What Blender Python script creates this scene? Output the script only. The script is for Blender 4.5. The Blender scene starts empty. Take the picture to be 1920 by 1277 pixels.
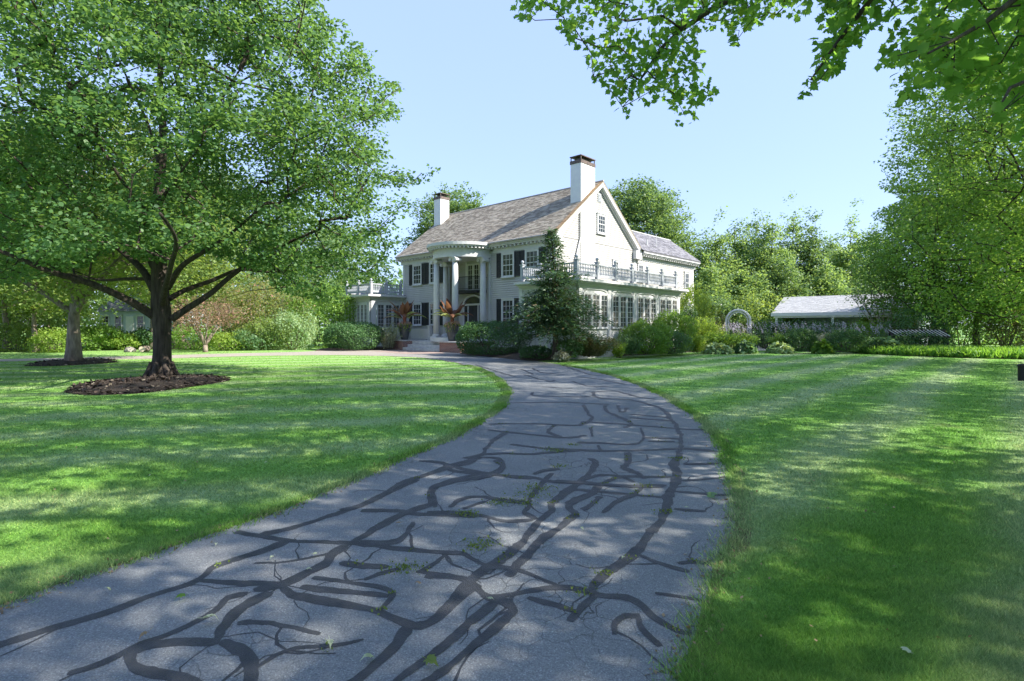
import bpy, math, random
import numpy as np
from mathutils import Vector, Matrix
random.seed(7)
rng = np.random.default_rng(11)
scene = bpy.context.scene
COL = scene.collection
R = math.radians
F, CX, HY, EYE = 1003.0, 960.0, 612.0, 1.6      # focal length in photo pixels, principal column, horizon row, eye height

# ------------------------------------------------------------------ helpers
def at(px, py, Y):
    return np.array([(px - CX) / F * Y, Y, EYE + (HY - py) / F * Y])
def gnd(px, py, z=0.0):
    Y = (EYE - z) * F / (py - HY)
    return np.array([(px - CX) / F * Y, Y, z])
def proj(P):
    Y = np.maximum(P[:, 1], 1e-3)
    return CX + F * P[:, 0] / Y, HY - F * (P[:, 2] - EYE) / Y
def inpoly(x, y, poly):
    poly = np.asarray(poly, float)
    ins = np.zeros(len(x), bool)
    j = len(poly) - 1
    for i in range(len(poly)):
        xi, yi = poly[i]; xj, yj = poly[j]
        c = ((yi > y) != (yj > y)) & (x < (xj - xi) * (y - yi) / ((yj - yi) or 1e-9) + xi)
        ins ^= c; j = i
    return ins
def inframe(P, m=0):
    px, py = proj(P)
    return (P[:, 1] > 0.3) & (px > -m) & (px < 1920 + m) & (py > -m) & (py < 1277 + m)

def tag(o, label=None, cat=None, group=None, kind=None):
    if label: o['label'] = label
    if cat: o['category'] = cat
    if group: o['group'] = group
    if kind: o['kind'] = kind
    return o
def empty(name, loc, label, cat, group=None, rz=0.0):
    o = bpy.data.objects.new(name, None); COL.objects.link(o)
    o.location = [float(c) for c in loc]; o.rotation_euler = (0, 0, rz); o.empty_display_size = 0.3
    return tag(o, label, cat, group)
def link(name, me, parent=None, mats=None):
    o = bpy.data.objects.new(name, me); COL.objects.link(o)
    if mats:
        for m in (mats if isinstance(mats, (list, tuple)) else [mats]): me.materials.append(m)
    if parent is not None: o.parent = parent
    return o
def copy_tree(o, parent=None):
    c = o.copy(); COL.objects.link(c)
    if parent is not None: c.parent = parent
    for ch in list(o.children): copy_tree(ch, c)
    return c

class MB:
    def __init__(s): s.v = []; s.f = []; s.m = []
    def add(s, vs, fs, mi=0):
        b = len(s.v); s.v += [tuple(float(c) for c in v) for v in vs]
        s.f += [tuple(i + b for i in f) for f in fs]; s.m += [mi] * len(fs)
    def box(s, x0, x1, y0, y1, z0, z1, mi=0):
        s.add([(x0,y0,z0),(x1,y0,z0),(x1,y1,z0),(x0,y1,z0),(x0,y0,z1),(x1,y0,z1),(x1,y1,z1),(x0,y1,z1)],
              [(0,3,2,1),(4,5,6,7),(0,1,5,4),(1,2,6,5),(2,3,7,6),(3,0,4,7)], mi)
    def pbox(s, pl, u0, u1, n0, n1, z0, z1, mi=0):
        O, U, N = pl
        def p(u, n, z): return (O[0]+U[0]*u+N[0]*n, O[1]+U[1]*u+N[1]*n, z)
        s.add([p(u0,n0,z0),p(u1,n0,z0),p(u1,n1,z0),p(u0,n1,z0),p(u0,n0,z1),p(u1,n0,z1),p(u1,n1,z1),p(u0,n1,z1)],
              [(0,3,2,1),(4,5,6,7),(0,1,5,4),(1,2,6,5),(2,3,7,6),(3,0,4,7)], mi)
    def poly(s, pts, mi=0): s.add(pts, [tuple(range(len(pts)))], mi)
    def tube(s, pts, rad, n=8, mi=0, cap=True):
        pts = [Vector(p) for p in pts]
        if not isinstance(rad, (list, tuple, np.ndarray)): rad = [rad] * len(pts)
        vs = []; prev = None
        for i, p in enumerate(pts):
            d = (pts[min(i+1, len(pts)-1)] - pts[max(i-1, 0)]).normalized()
            if prev is None:
                prev = d.orthogonal().normalized()
            a = (prev - d * prev.dot(d)).normalized(); b = d.cross(a); prev = a
            for k in range(n):
                t = 2 * math.pi * k / n
                vs.append(p + (a * math.cos(t) + b * math.sin(t)) * float(rad[i]))
        fs = []
        for i in range(len(pts) - 1):
            for k in range(n):
                k2 = (k + 1) % n
                fs.append((i*n+k, i*n+k2, (i+1)*n+k2, (i+1)*n+k))
        if cap:
            fs.append(tuple(range(n))[::-1]); fs.append(tuple((len(pts)-1)*n + k for k in range(n)))
        s.add(vs, fs, mi)
    def lathe(s, prof, c=(0,0,0), n=16, mi=0):
        vs = []
        for r, z in prof:
            for k in range(n):
                t = 2*math.pi*k/n; vs.append((c[0]+r*math.cos(t), c[1]+r*math.sin(t), c[2]+z))
        fs = []
        for i in range(len(prof)-1):
            for k in range(n):
                k2 = (k+1) % n; fs.append((i*n+k, i*n+k2, (i+1)*n+k2, (i+1)*n+k))
        fs.append(tuple(range(n))[::-1]); fs.append(tuple((len(prof)-1)*n+k for k in range(n)))
        s.add(vs, fs, mi)
    def sweep(s, path, norms, prof, mi=0):
        """closed profile [(out,z)] carried along a plan path"""
        k = len(prof); vs = []
        for (x, y), (nx, ny) in zip(path, norms):
            for o, z in prof: vs.append((x + nx*o, y + ny*o, z))
        fs = []
        for i in range(len(path)-1):
            for j in range(k):
                j2 = (j+1) % k; fs.append((i*k+j, (i+1)*k+j, (i+1)*k+j2, i*k+j2))
        fs.append(tuple(range(k))); fs.append(tuple((len(path)-1)*k+j for j in range(k))[::-1])
        s.add(vs, fs, mi)
    def build(s, name, mats, parent=None, smooth=False):
        me = bpy.data.meshes.new(name); me.from_pydata(s.v, [], s.f)
        o = link(name, me, parent, mats)
        me.polygons.foreach_set('material_index', s.m)
        if smooth: me.polygons.foreach_set('use_smooth', [True]*len(s.f))
        me.update(); return o

def poly_mesh(name, V, k):
    """V (n,k,3): n separate k-gons"""
    n = V.shape[0]; me = bpy.data.meshes.new(name)
    me.vertices.add(n*k); me.vertices.foreach_set('co', V.reshape(-1).astype(np.float32))
    me.loops.add(n*k); me.loops.foreach_set('vertex_index', np.arange(n*k, dtype=np.int32))
    me.polygons.add(n); me.polygons.foreach_set('loop_start', np.arange(0, n*k, k, dtype=np.int32))
    me.update(calc_edges=True); return me
def unit(a): return a / np.maximum(np.linalg.norm(a, axis=-1, keepdims=True), 1e-9)

LEAF4 = np.array([(0,0,0),(.45,.34,.07),(1,0,-.06),(.45,-.34,.07)])
LEAF6 = np.array([(0,0,0),(.28,.33,.06),(.65,.3,.05),(1,0,-.1),(.65,-.3,.05),(.28,-.33,.06)])
_h = [(-.10,.17,.02),(.0,.44,.03),(.17,.33,.05),(.45,.60,.02),(.47,.36,.05),(.70,.31,.01),(.76,.16,.0)]
MAPLE = np.array([(0,0,0)] + _h + [(1,0,-.14)] + [(a,-b,c) for a,b,c in _h[::-1]])
NEEDLE = np.array([(0,.09,0),(.6,.12,.02),(1,0,-.05),(.6,-.12,.02),(0,-.09,0)])
BLADE = np.array([(0,.06,0),(.5,.07,.05),(1,0,-.12),(.5,-.07,.05),(0,-.06,0)])
def leaf_verts(P, A, N, S, shape):
    A = unit(A); B = unit(np.cross(N, A)); N2 = np.cross(A, B)
    S = np.asarray(S).reshape(-1, 1, 1)
    return P[:,None,:] + S * (shape[None,:,0:1]*A[:,None,:] + shape[None,:,1:2]*B[:,None,:] + shape[None,:,2:3]*N2[:,None,:])

# ------------------------------------------------------------------ materials
def new_mat(name):
    m = bpy.data.materials.new(name); m.use_nodes = True
    return m, m.node_tree.nodes, m.node_tree.links
def c4(c): return (c[0], c[1], c[2], 1)
def ramp(nd, stops):
    r = nd.new('ShaderNodeValToRGB'); e = r.color_ramp.elements
    while len(e) < len(stops): e.new(0.5)
    for i, (p, c) in enumerate(stops): e[i].position = p; e[i].color = c4(c) if len(c) == 3 else c
    return r
def M(name, c1, c2=None, scale=6.0, rough=.7, bump=0.0, bscale=60.0, spec=.3, stretch=(1,1,1), metal=0.0, island=False):
    m, nd, lk = new_mat(name); b = nd['Principled BSDF']
    b.inputs['Roughness'].default_value = rough; b.inputs['Specular IOR Level'].default_value = spec
    b.inputs['Metallic'].default_value = metal
    tc = nd.new('ShaderNodeTexCoord'); mp = nd.new('ShaderNodeMapping'); mp.inputs['Scale'].default_value = stretch
    lk.new(tc.outputs['Object'], mp.inputs['Vector'])
    if c2 is None: b.inputs['Base Color'].default_value = c4(c1)
    else:
        n = nd.new('ShaderNodeTexNoise'); n.inputs['Scale'].default_value = scale; n.inputs['Detail'].default_value = 6
        lk.new(mp.outputs[0], n.inputs['Vector'])
        fac = n.outputs['Fac']
        if island:
            g = nd.new('ShaderNodeNewGeometry'); a = nd.new('ShaderNodeMath'); a.operation = 'ADD'
            mu = nd.new('ShaderNodeMath'); mu.operation = 'MULTIPLY_ADD'; mu.inputs[1].default_value = .5; mu.inputs[2].default_value = -.25
            lk.new(g.outputs['Random Per Island'], mu.inputs[0]); lk.new(mu.outputs[0], a.inputs[0]); lk.new(fac, a.inputs[1]); fac = a.outputs[0]
        r = ramp(nd, [(.3, c1), (.7, c2)]); lk.new(fac, r.inputs[0]); lk.new(r.outputs[0], b.inputs['Base Color'])
    if bump:
        n2 = nd.new('ShaderNodeTexNoise'); n2.inputs['Scale'].default_value = bscale; n2.inputs['Detail'].default_value = 5
        lk.new(mp.outputs[0], n2.inputs['Vector'])
        bp = nd.new('ShaderNodeBump'); bp.inputs['Strength'].default_value = bump; bp.inputs['Distance'].default_value = .03
        lk.new(n2.outputs['Fac'], bp.inputs['Height']); lk.new(bp.outputs[0], b.inputs['Normal'])
    return m
def leafmat(name, dark, light, trans=.42, tcol=None, rough=.5, extra=None, spec=.35):
    m, nd, lk = new_mat(name); b = nd['Principled BSDF']; out = nd['Material Output']
    g = nd.new('ShaderNodeNewGeometry')
    stops = [(0, dark), (.92, light)]
    if extra: stops.append((.97, extra))
    r = ramp(nd, stops); lk.new(g.outputs['Random Per Island'], r.inputs[0])
    nz = nd.new('ShaderNodeTexNoise'); nz.inputs['Scale'].default_value = .9; nz.inputs['Detail'].default_value = 3; lk.new(g.outputs['Position'], nz.inputs['Vector'])
    ma = nd.new('ShaderNodeMath'); ma.operation = 'MULTIPLY_ADD'; ma.inputs[1].default_value = 1.7; ma.inputs[2].default_value = -.85; lk.new(nz.outputs['Fac'], ma.inputs[0])
    mb_ = nd.new('ShaderNodeMath'); mb_.operation = 'MULTIPLY_ADD'; mb_.inputs[1].default_value = .75; mb_.inputs[2].default_value = .12; lk.new(g.outputs['Random Per Island'], mb_.inputs[0])
    ms_ = nd.new('ShaderNodeMath'); ms_.operation = 'ADD'; lk.new(ma.outputs[0], ms_.inputs[0]); lk.new(mb_.outputs[0], ms_.inputs[1])
    if not extra: lk.new(ms_.outputs[0], r.inputs[0])
    lk.new(r.outputs[0], b.inputs['Base Color']); b.inputs['Roughness'].default_value = rough
    b.inputs['Specular IOR Level'].default_value = spec
    t = nd.new('ShaderNodeBsdfTranslucent'); mx = nd.new('ShaderNodeMixShader'); mx.inputs[0].default_value = trans
    tc = tcol or (min(1, light[0]*2.6), min(1, light[1]*2.3), light[2]*.9)
    mc = nd.new('ShaderNodeMix'); mc.data_type = 'RGBA'; mc.inputs[0].default_value = .6
    lk.new(r.outputs[0], mc.inputs[6]); mc.inputs[7].default_value = c4(tc)
    lk.new(mc.outputs[2], t.inputs['Color'])
    lk.new(b.outputs[0], mx.inputs[1]); lk.new(t.outputs[0], mx.inputs[2]); lk.new(mx.outputs[0], out.inputs['Surface'])
    return m

WHITE = M('white_paint', (.58,.59,.60), (.64,.64,.64), 3, .45, .05, 40)
TRIM = M('white_trim', (.49,.50,.515), (.55,.56,.57), 5, .4)
SIDING = M('clapboard_paint', (.37,.37,.365), (.43,.43,.42), 1.2, .5, .06, 30, stretch=(1,1,.3))
GREYRAIL = M('railing_paint', (.30,.33,.37), (.38,.40,.43), 4, .5)
SHINGLE = M('weathered_shingle', (.20,.172,.135), (.375,.335,.27), 2.2, .85, .25, 25, island=True)
SLATE = M('slate_shingle', (.12,.12,.14), (.25,.25,.28), 2.5, .7, .2, 25, island=True)
RUST = M('mossy_rake_shingle', (.28,.17,.09), (.42,.30,.18), 6, .9)
BLACK = M('shutter_paint', (.018,.02,.026), (.03,.034,.042), 5, .45)
IRON = M('wrought_iron', (.012,.012,.014), None, rough=.45)
LEAD = M('chimney_cap_lead', (.06,.05,.05), (.16,.12,.10), 8, .6, metal=.3)
GUTTER = M('aged_copper_gutter', (.30,.27,.25), (.42,.40,.38), 6, .5)
PIPE = M('galvanised_downspout', (.38,.38,.38), (.5,.5,.5), 5, .4, metal=.4)
STONE = M('step_stone', (.40,.40,.40), (.58,.57,.55), 4, .75, .2, 40)
BARK = M('maple_bark', (.026,.021,.018), (.085,.068,.057), 5, .95, 1.0, 14, stretch=(3,3,.5))
BARK2 = M('pale_bark', (.13,.105,.085), (.30,.25,.21), 4, .95, 1.0, 12, stretch=(3,3,.7))
TWIG = M('twig_bark', (.07,.055,.045), (.14,.115,.095), 6, .9)
GREYTWIG = M('bare_grey_twig', (.25,.22,.19), (.38,.34,.30), 6, .9)
POT = M('graphite_glazed_pot', (.055,.06,.068), (.085,.09,.10), 4, .35, spec=.5)
SHEDROOF = M('shed_shingle', (.36,.365,.37), (.50,.505,.51), 7, .85, .2, 40)
BOULDER = M('granite_boulder', (.17,.155,.135), (.30,.28,.25), 5, .9, .5, 10)
LOGEND = M('cut_log_wood', (.55,.44,.32), (.7,.6,.46), 8, .8)
BLUEGREY = M('blue_grey_siding', (.40,.46,.52), (.48,.54,.6), 2, .6)
COPING = M('bluestone_coping', (.36,.37,.38), (.5,.5,.5), 5, .7, .15, 40)
def brick_mat():
    m, nd, lk = new_mat('red_brick'); b = nd['Principled BSDF']; b.inputs['Roughness'].default_value = .85
    tc = nd.new('ShaderNodeTexCoord'); sx = nd.new('ShaderNodeSeparateXYZ'); cx = nd.new('ShaderNodeCombineXYZ'); ad = nd.new('ShaderNodeMath')
    lk.new(tc.outputs['Object'], sx.inputs[0]); lk.new(sx.outputs[0], ad.inputs[0]); lk.new(sx.outputs[1], ad.inputs[1])
    lk.new(ad.outputs[0], cx.inputs[0]); lk.new(sx.outputs[2], cx.inputs[1])
    t = nd.new('ShaderNodeTexBrick'); t.inputs['Color1'].default_value = (.15,.055,.045,1); t.inputs['Color2'].default_value = (.24,.10,.08,1)
    t.inputs['Mortar'].default_value = (.42,.38,.34,1); t.inputs['Scale'].default_value = 1; t.inputs['Brick Width'].default_value = .215
    t.inputs['Row Height'].default_value = .075; t.inputs['Mortar Size'].default_value = .008
    lk.new(cx.outputs[0], t.inputs['Vector']); lk.new(t.outputs['Color'], b.inputs['Base Color']); return m
BRICK = brick_mat()
def glass_mat(name, c1, c2):
    m, nd, lk = new_mat(name); b = nd['Principled BSDF']
    tc = nd.new('ShaderNodeTexCoord'); n = nd.new('ShaderNodeTexNoise'); n.inputs['Scale'].default_value = 1.7; n.inputs['Detail'].default_value = 2
    lk.new(tc.outputs['Object'], n.inputs['Vector']); r = ramp(nd, [(.4, c1), (.62, c2)])
    lk.new(n.outputs['Fac'], r.inputs[0]); lk.new(r.outputs[0], b.inputs['Base Color'])
    b.inputs['Roughness'].default_value = .04; b.inputs['Specular IOR Level'].default_value = .6
    n3 = nd.new('ShaderNodeTexNoise'); n3.inputs['Scale'].default_value = 2.5
    lk.new(tc.outputs['Object'], n3.inputs['Vector']); bp = nd.new('ShaderNodeBump'); bp.inputs['Strength'].default_value = .06; bp.inputs['Distance'].default_value = .02
    lk.new(n3.outputs['Fac'], bp.inputs['Height']); lk.new(bp.outputs[0], b.inputs['Normal'])
    return m
GLASS = glass_mat('window_glass', (.02,.026,.03), (.06,.065,.065))
GLASS2 = glass_mat('sunroom_glass', (.05,.06,.065), (.14,.13,.115))

# foliage
L_MAPLE = leafmat('maple_leaf', (.038,.105,.045), (.115,.22,.08), .48)
L_OVER = leafmat('overhang_maple_leaf', (.05,.14,.035), (.125,.255,.06), .68, extra=(.30,.32,.05))
L_RIGHT = leafmat('right_maple_leaf', (.06,.145,.032), (.155,.275,.07), .5)
L_PALE = leafmat('pale_feathery_leaf', (.085,.165,.065), (.205,.315,.13), .42)
L_BACK = leafmat('far_crown_leaf', (.06,.125,.05), (.15,.245,.105), .4)
L_WOOD = leafmat('woodland_leaf', (.07,.145,.045), (.21,.295,.09), .47)
L_YEW = leafmat('yew_needle', (.030,.085,.036), (.09,.19,.062), .28)
L_CON = leafmat('spruce_needle', (.020,.055,.032), (.075,.145,.065), .22, extra=(.13,.09,.045))
L_BOX = leafmat('boxwood_leaf', (.06,.15,.03), (.19,.32,.065), .42)
L_LIME = leafmat('lime_leaf', (.11,.21,.035), (.27,.385,.08), .43)
L_VARI = leafmat('variegated_leaf', (.10,.15,.10), (.38,.43,.33), .3)
L_BLUE = leafmat('blue_green_leaf', (.055,.13,.06), (.15,.26,.12), .38)
L_SPIREA = leafmat('spirea_leaf', (.06,.085,.03), (.16,.17,.08), .35, extra=(.25,.16,.10))
L_RED = leafmat('reddish_leaf', (.13,.13,.06), (.36,.20,.15), .42, tcol=(.55,.35,.25))
L_MIX = leafmat('turning_leaf', (.085,.14,.045), (.22,.25,.10), .42, extra=(.42,.20,.17))
L_HOSTA = leafmat('hosta_leaf', (.10,.20,.08), (.33,.45,.25), .32)
L_GRASSY = leafmat('strap_leaf', (.07,.19,.035), (.16,.32,.06), .42)
L_SAGE = leafmat('silver_sage', (.16,.19,.15), (.36,.38,.33), .3)
LAV = leafmat('lavender_flower', (.34,.31,.38), (.60,.56,.62), .3, tcol=(.6,.5,.65))
PINK = leafmat('pink_flower', (.55,.28,.30), (.75,.60,.45), .3, tcol=(.8,.5,.5))
BANANA = leafmat('banana_leaf_red', (.085,.04,.025), (.20,.10,.055), .35, tcol=(.45,.2,.09))
BANANAG = leafmat('banana_leaf_green', (.12,.17,.05), (.32,.38,.16), .45)
STALK = M('red_stalk', (.22,.06,.045), (.34,.12,.08), 6, .5)
DEADLEAF = leafmat('fallen_leaf', (.25,.32,.16), (.48,.52,.36), .25)
BROWNLEAF = leafmat('dry_leaf', (.10,.06,.035), (.34,.25,.14), .15)
MOSS = leafmat('moss_tuft', (.06,.11,.02), (.17,.23,.045), .3)

# grass
def grass_color(nd, lk):
    """turf colour: mown stripes with their sheen painted in, patches of yellower and bluer sward"""
    g = nd.new('ShaderNodeNewGeometry'); sx = nd.new('ShaderNodeSeparateXYZ'); lk.new(g.outputs['Position'], sx.inputs[0])
    def math_(op, a, b=None):
        n = nd.new('ShaderNodeMath'); n.operation = op
        for i, v in enumerate((a, b)):
            if v is None: continue
            if isinstance(v, (int, float)): n.inputs[i].default_value = v
            else: lk.new(v, n.inputs[i])
        return n.outputs[0]
    nz = nd.new('ShaderNodeTexNoise'); nz.inputs['Scale'].default_value = .35; nz.inputs['Detail'].default_value = 2; lk.new(g.outputs['Position'], nz.inputs['Vector'])
    wob = math_('MULTIPLY', nz.outputs['Fac'], .7)
    # right of the drive stripes run away to the back right, left of it they run across
    sr = math_('ADD', math_('SUBTRACT', math_('MULTIPLY', sx.outputs[0], .72), math_('MULTIPLY', sx.outputs[1], .69)), wob)
    sl = math_('ADD', math_('ADD', math_('MULTIPLY', sx.outputs[1], .97), math_('MULTIPLY', sx.outputs[0], -.25)), wob)
    a = math_('MULTIPLY', math_('SINE', math_('MULTIPLY', sr, 3.3)), math_('GREATER_THAN', sx.outputs[0], .2))
    b = math_('MULTIPLY', math_('MULTIPLY', math_('SINE', math_('MULTIPLY', sl, 3.4)), .75), math_('LESS_THAN', sx.outputs[0], .2))
    st = math_('MULTIPLY_ADD', math_('ADD', a, b), .5); st.node.inputs[2].default_value = .5  # mowing sheen put into the turf colour as light and dark stripes
    n2 = nd.new('ShaderNodeTexNoise'); n2.inputs['Scale'].default_value = 1.3; n2.inputs['Detail'].default_value = 6; lk.new(g.outputs['Position'], n2.inputs['Vector'])
    f = math_('ADD', math_('MULTIPLY', st, .62), math_('MULTIPLY', n2.outputs['Fac'], .42))
    r = ramp(nd, [(.18, (.150,.335,.056)), (.5, (.218,.395,.099)), (.82, (.305,.43,.195))])
    lk.new(f, r.inputs[0])
    n3 = nd.new('ShaderNodeTexNoise'); n3.inputs['Scale'].default_value = .8; n3.inputs['Detail'].default_value = 8; lk.new(g.outputs['Position'], n3.inputs['Vector'])
    r3 = ramp(nd, [(.62, (0,0,0)), (.80, (1,1,1))]); lk.new(n3.outputs['Fac'], r3.inputs[0])
    mx = nd.new('ShaderNodeMix'); mx.data_type = 'RGBA'; lk.new(r3.outputs[0], mx.inputs[0]); lk.new(r.outputs[0], mx.inputs[6]); mx.inputs[7].default_value = (.35,.39,.15,1)
    return mx.outputs[2]
def mat_lawn():
    m, nd, lk = new_mat('lawn_turf'); b = nd['Principled BSDF']; b.inputs['Roughness'].default_value = .9; b.inputs['Specular IOR Level'].default_value = .15
    c = grass_color(nd, lk)
    g = nd.new('ShaderNodeNewGeometry'); n = nd.new('ShaderNodeTexNoise'); n.inputs['Scale'].default_value = 26; n.inputs['Detail'].default_value = 8; lk.new(g.outputs['Position'], n.inputs['Vector'])
    r = ramp(nd, [(.3, (.66,.66,.66)), (.7, (1.1,1.1,1.1))]); lk.new(n.outputs['Fac'], r.inputs[0])
    mx = nd.new('ShaderNodeMix'); mx.data_type = 'RGBA'; mx.blend_type = 'MULTIPLY'; mx.inputs[0].default_value = 1; lk.new(c, mx.inputs[6]); lk.new(r.outputs[0], mx.inputs[7])
    lk.new(mx.outputs[2], b.inputs['Base Color'])
    bp = nd.new('ShaderNodeBump'); bp.inputs['Strength'].default_value = .8; bp.inputs['Distance'].default_value = .05; lk.new(n.outputs['Fac'], bp.inputs['Height']); lk.new(bp.outputs[0], b.inputs['Normal'])
    return m
def mat_blade():
    m, nd, lk = new_mat('grass_blade'); b = nd['Principled BSDF']; out = nd['Material Output']; b.inputs['Roughness'].default_value = .5; b.inputs['Specular IOR Level'].default_value = .25
    c = grass_color(nd, lk); g = nd.new('ShaderNodeNewGeometry')
    r = ramp(nd, [(0, (.45,.52,.45)), (.9, (1.4,1.3,1.15)), (.97, (2.2,1.6,1.7))]); lk.new(g.outputs['Random Per Island'], r.inputs[0])
    mx = nd.new('ShaderNodeMix'); mx.data_type = 'RGBA'; mx.blend_type = 'MULTIPLY'; mx.inputs[0].default_value = 1; lk.new(c, mx.inputs[6]); lk.new(r.outputs[0], mx.inputs[7])
    lk.new(mx.outputs[2], b.inputs['Base Color'])
    t = nd.new('ShaderNodeBsdfTranslucent'); lk.new(mx.outputs[2], t.inputs['Color']); ms = nd.new('ShaderNodeMixShader'); ms.inputs[0].default_value = .45
    lk.new(b.outputs[0], ms.inputs[1]); lk.new(t.outputs[0], ms.inputs[2]); lk.new(ms.outputs[0], out.inputs['Surface']); return m
def mat_asphalt():
    m, nd, lk = new_mat('old_asphalt'); b = nd['Principled BSDF']; b.inputs['Roughness'].default_value = .8; b.inputs['Specular IOR Level'].default_value = .35
    g = nd.new('ShaderNodeNewGeometry'); P = g.outputs['Position']
    n1 = nd.new('ShaderNodeTexNoise'); n1.inputs['Scale'].default_value = .7; n1.inputs['Detail'].default_value = 7; lk.new(P, n1.inputs['Vector'])
    r1 = ramp(nd, [(.3, (.15,.164,.172)), (.55, (.20,.21,.214)), (.78, (.27,.255,.235))]); lk.new(n1.outputs['Fac'], r1.inputs[0])
    n2 = nd.new('ShaderNodeTexNoise'); n2.inputs['Scale'].default_value = 140; n2.inputs['Detail'].default_value = 3; lk.new(P, n2.inputs['Vector'])
    r2 = ramp(nd, [(.3, (.55,.55,.55)), (.62, (1.1,1.1,1.1)), (.74, (1.9,1.9,1.85))]); lk.new(n2.outputs['Fac'], r2.inputs[0])
    mx = nd.new('ShaderNodeMix'); mx.data_type = 'RGBA'; mx.blend_type = 'MULTIPLY'; mx.inputs[0].default_value = 1; lk.new(r1.outputs[0], mx.inputs[6]); lk.new(r2.outputs[0], mx.inputs[7])
    # hairline alligator cracks
    nw = nd.new('ShaderNodeTexNoise'); nw.inputs['Scale'].default_value = 3; nw.inputs['Detail'].default_value = 4; lk.new(P, nw.inputs['Vector'])
    ad = nd.new('ShaderNodeMix'); ad.data_type = 'RGBA'; ad.blend_type = 'ADD'; ad.inputs[0].default_value = .22; lk.new(P, ad.inputs[6]); lk.new(nw.outputs['Color'], ad.inputs[7])
    v = nd.new('ShaderNodeTexVoronoi'); v.feature = 'DISTANCE_TO_EDGE'; v.inputs['Scale'].default_value = 5.2; lk.new(ad.outputs[2], v.inputs['Vector'])
    rv = ramp(nd, [(.006, (1,1,1)), (.019, (0,0,0))]); lk.new(v.outputs['Distance'], rv.inputs[0])
    nm = nd.new('ShaderNodeTexNoise'); nm.inputs['Scale'].default_value = .45; nm.inputs['Detail'].default_value = 3; lk.new(P, nm.inputs['Vector'])
    rm = ramp(nd, [(.47, (0,0,0)), (.60, (.8,.8,.8))]); lk.new(nm.outputs['Fac'], rm.inputs[0])
    mm = nd.new('ShaderNodeMath'); mm.operation = 'MULTIPLY'; lk.new(rv.outputs[0], mm.inputs[0]); lk.new(rm.outputs[0], mm.inputs[1])
    mc = nd.new('ShaderNodeMix'); mc.data_type = 'RGBA'; lk.new(mm.outputs[0], mc.inputs[0]); lk.new(mx.outputs[2], mc.inputs[6]); mc.inputs[7].default_value = (.03,.03,.028,1)
    # sunlit tan of the far drive loop, painted into the asphalt colour
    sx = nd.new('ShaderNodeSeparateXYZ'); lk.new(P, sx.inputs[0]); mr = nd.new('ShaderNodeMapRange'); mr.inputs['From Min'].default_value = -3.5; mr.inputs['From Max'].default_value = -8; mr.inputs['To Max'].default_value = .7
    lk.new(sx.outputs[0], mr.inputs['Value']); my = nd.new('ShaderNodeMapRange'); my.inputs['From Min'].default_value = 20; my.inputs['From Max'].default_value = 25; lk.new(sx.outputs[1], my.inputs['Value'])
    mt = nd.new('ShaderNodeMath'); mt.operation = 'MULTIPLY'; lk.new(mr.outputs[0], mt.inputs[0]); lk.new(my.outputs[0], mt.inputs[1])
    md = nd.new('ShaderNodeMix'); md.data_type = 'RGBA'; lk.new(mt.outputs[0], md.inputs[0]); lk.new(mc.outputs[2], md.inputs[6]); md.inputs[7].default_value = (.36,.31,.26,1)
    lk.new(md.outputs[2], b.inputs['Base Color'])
    sb = nd.new('ShaderNodeMath'); sb.operation = 'SUBTRACT'; lk.new(n2.outputs['Fac'], sb.inputs[0]); lk.new(mm.outputs[0], sb.inputs[1])
    bp = nd.new('ShaderNodeBump'); bp.inputs['Strength'].default_value = .6; bp.inputs['Distance'].default_value = .008; lk.new(sb.outputs[0], bp.inputs['Height']); lk.new(bp.outputs[0], b.inputs['Normal'])
    return m
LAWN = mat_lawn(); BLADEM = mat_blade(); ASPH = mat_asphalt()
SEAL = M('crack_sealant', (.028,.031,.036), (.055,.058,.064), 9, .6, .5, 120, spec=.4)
MULCH = M('bark_mulch', (.018,.014,.012), (.06,.045,.035), 30, .95, 1.0, 45)
MULCHIP = leafmat('mulch_chip', (.015,.012,.010), (.075,.055,.045), 0.02, extra=(.30,.26,.2), rough=.8)
SOIL = M('bed_soil', (.035,.026,.02), (.10,.075,.055), 12, .95, 1.0, 30)
DIRT = M('dry_edge_dirt', (.10,.08,.05), (.22,.18,.11), 20, .95, .6, 60)

exec_parts = []
# ------------------------------------------------------------------ ground
mb = MB(); mb.poly([(-700,-300,0),(700,-300,0),(700,900,0),(-700,900,0)])
tag(mb.build('lawn', LAWN), kind='structure')

def wpts(pix, z=0.0): return [gnd(x, y, z) for x, y in pix]
LEFT_EDGE = [(0,1138),(120,1095),(300,1035),(420,995),(500,965),(600,925),(700,885),(780,850),(860,812),(910,785),(938,762),(950,742),(945,724),(925,706),(895,691),(850,679),(800,671.5),(760,669),(700,667),(620,666),(540,666.5),(450,668),(330,671.5),(110,675.5),(0,678),(-300,684)]
FAR_EDGE = [(-300,678),(0,673.5),(230,668.5),(330,665.5),(450,662.5),(560,660),(600,658),(680,656.5),(750,655.5),(830,660),(870,661.5),(930,668),(1000,676)]
RIGHT_EDGE = [(1050,684),(1100,693),(1150,705),(1200,722),(1250,745),(1300,777),(1340,815),(1365,870),(1376,910),(1380,955),(1372,995),(1350,1050),(1327,1110),(1302,1190),(1276,1240),(1264,1277)]
def smooth(pts, step):
    """Catmull-Rom resample of a polyline"""
    pts = [np.asarray(p, float) for p in pts]; out = []
    for i in range(len(pts)-1):
        p0 = pts[max(i-1,0)]; p1 = pts[i]; p2 = pts[i+1]; p3 = pts[min(i+2,len(pts)-1)]
        n = max(1, int(np.linalg.norm(p2-p1)/step))
        for k in range(n):
            t = k/n
            out.append(.5*((2*p1)+(-p0+p2)*t+(2*p0-5*p1+4*p2-p3)*t*t+(-p0+3*p1-3*p2+p3)*t**3))
    out.append(pts[-1]); return out
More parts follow.
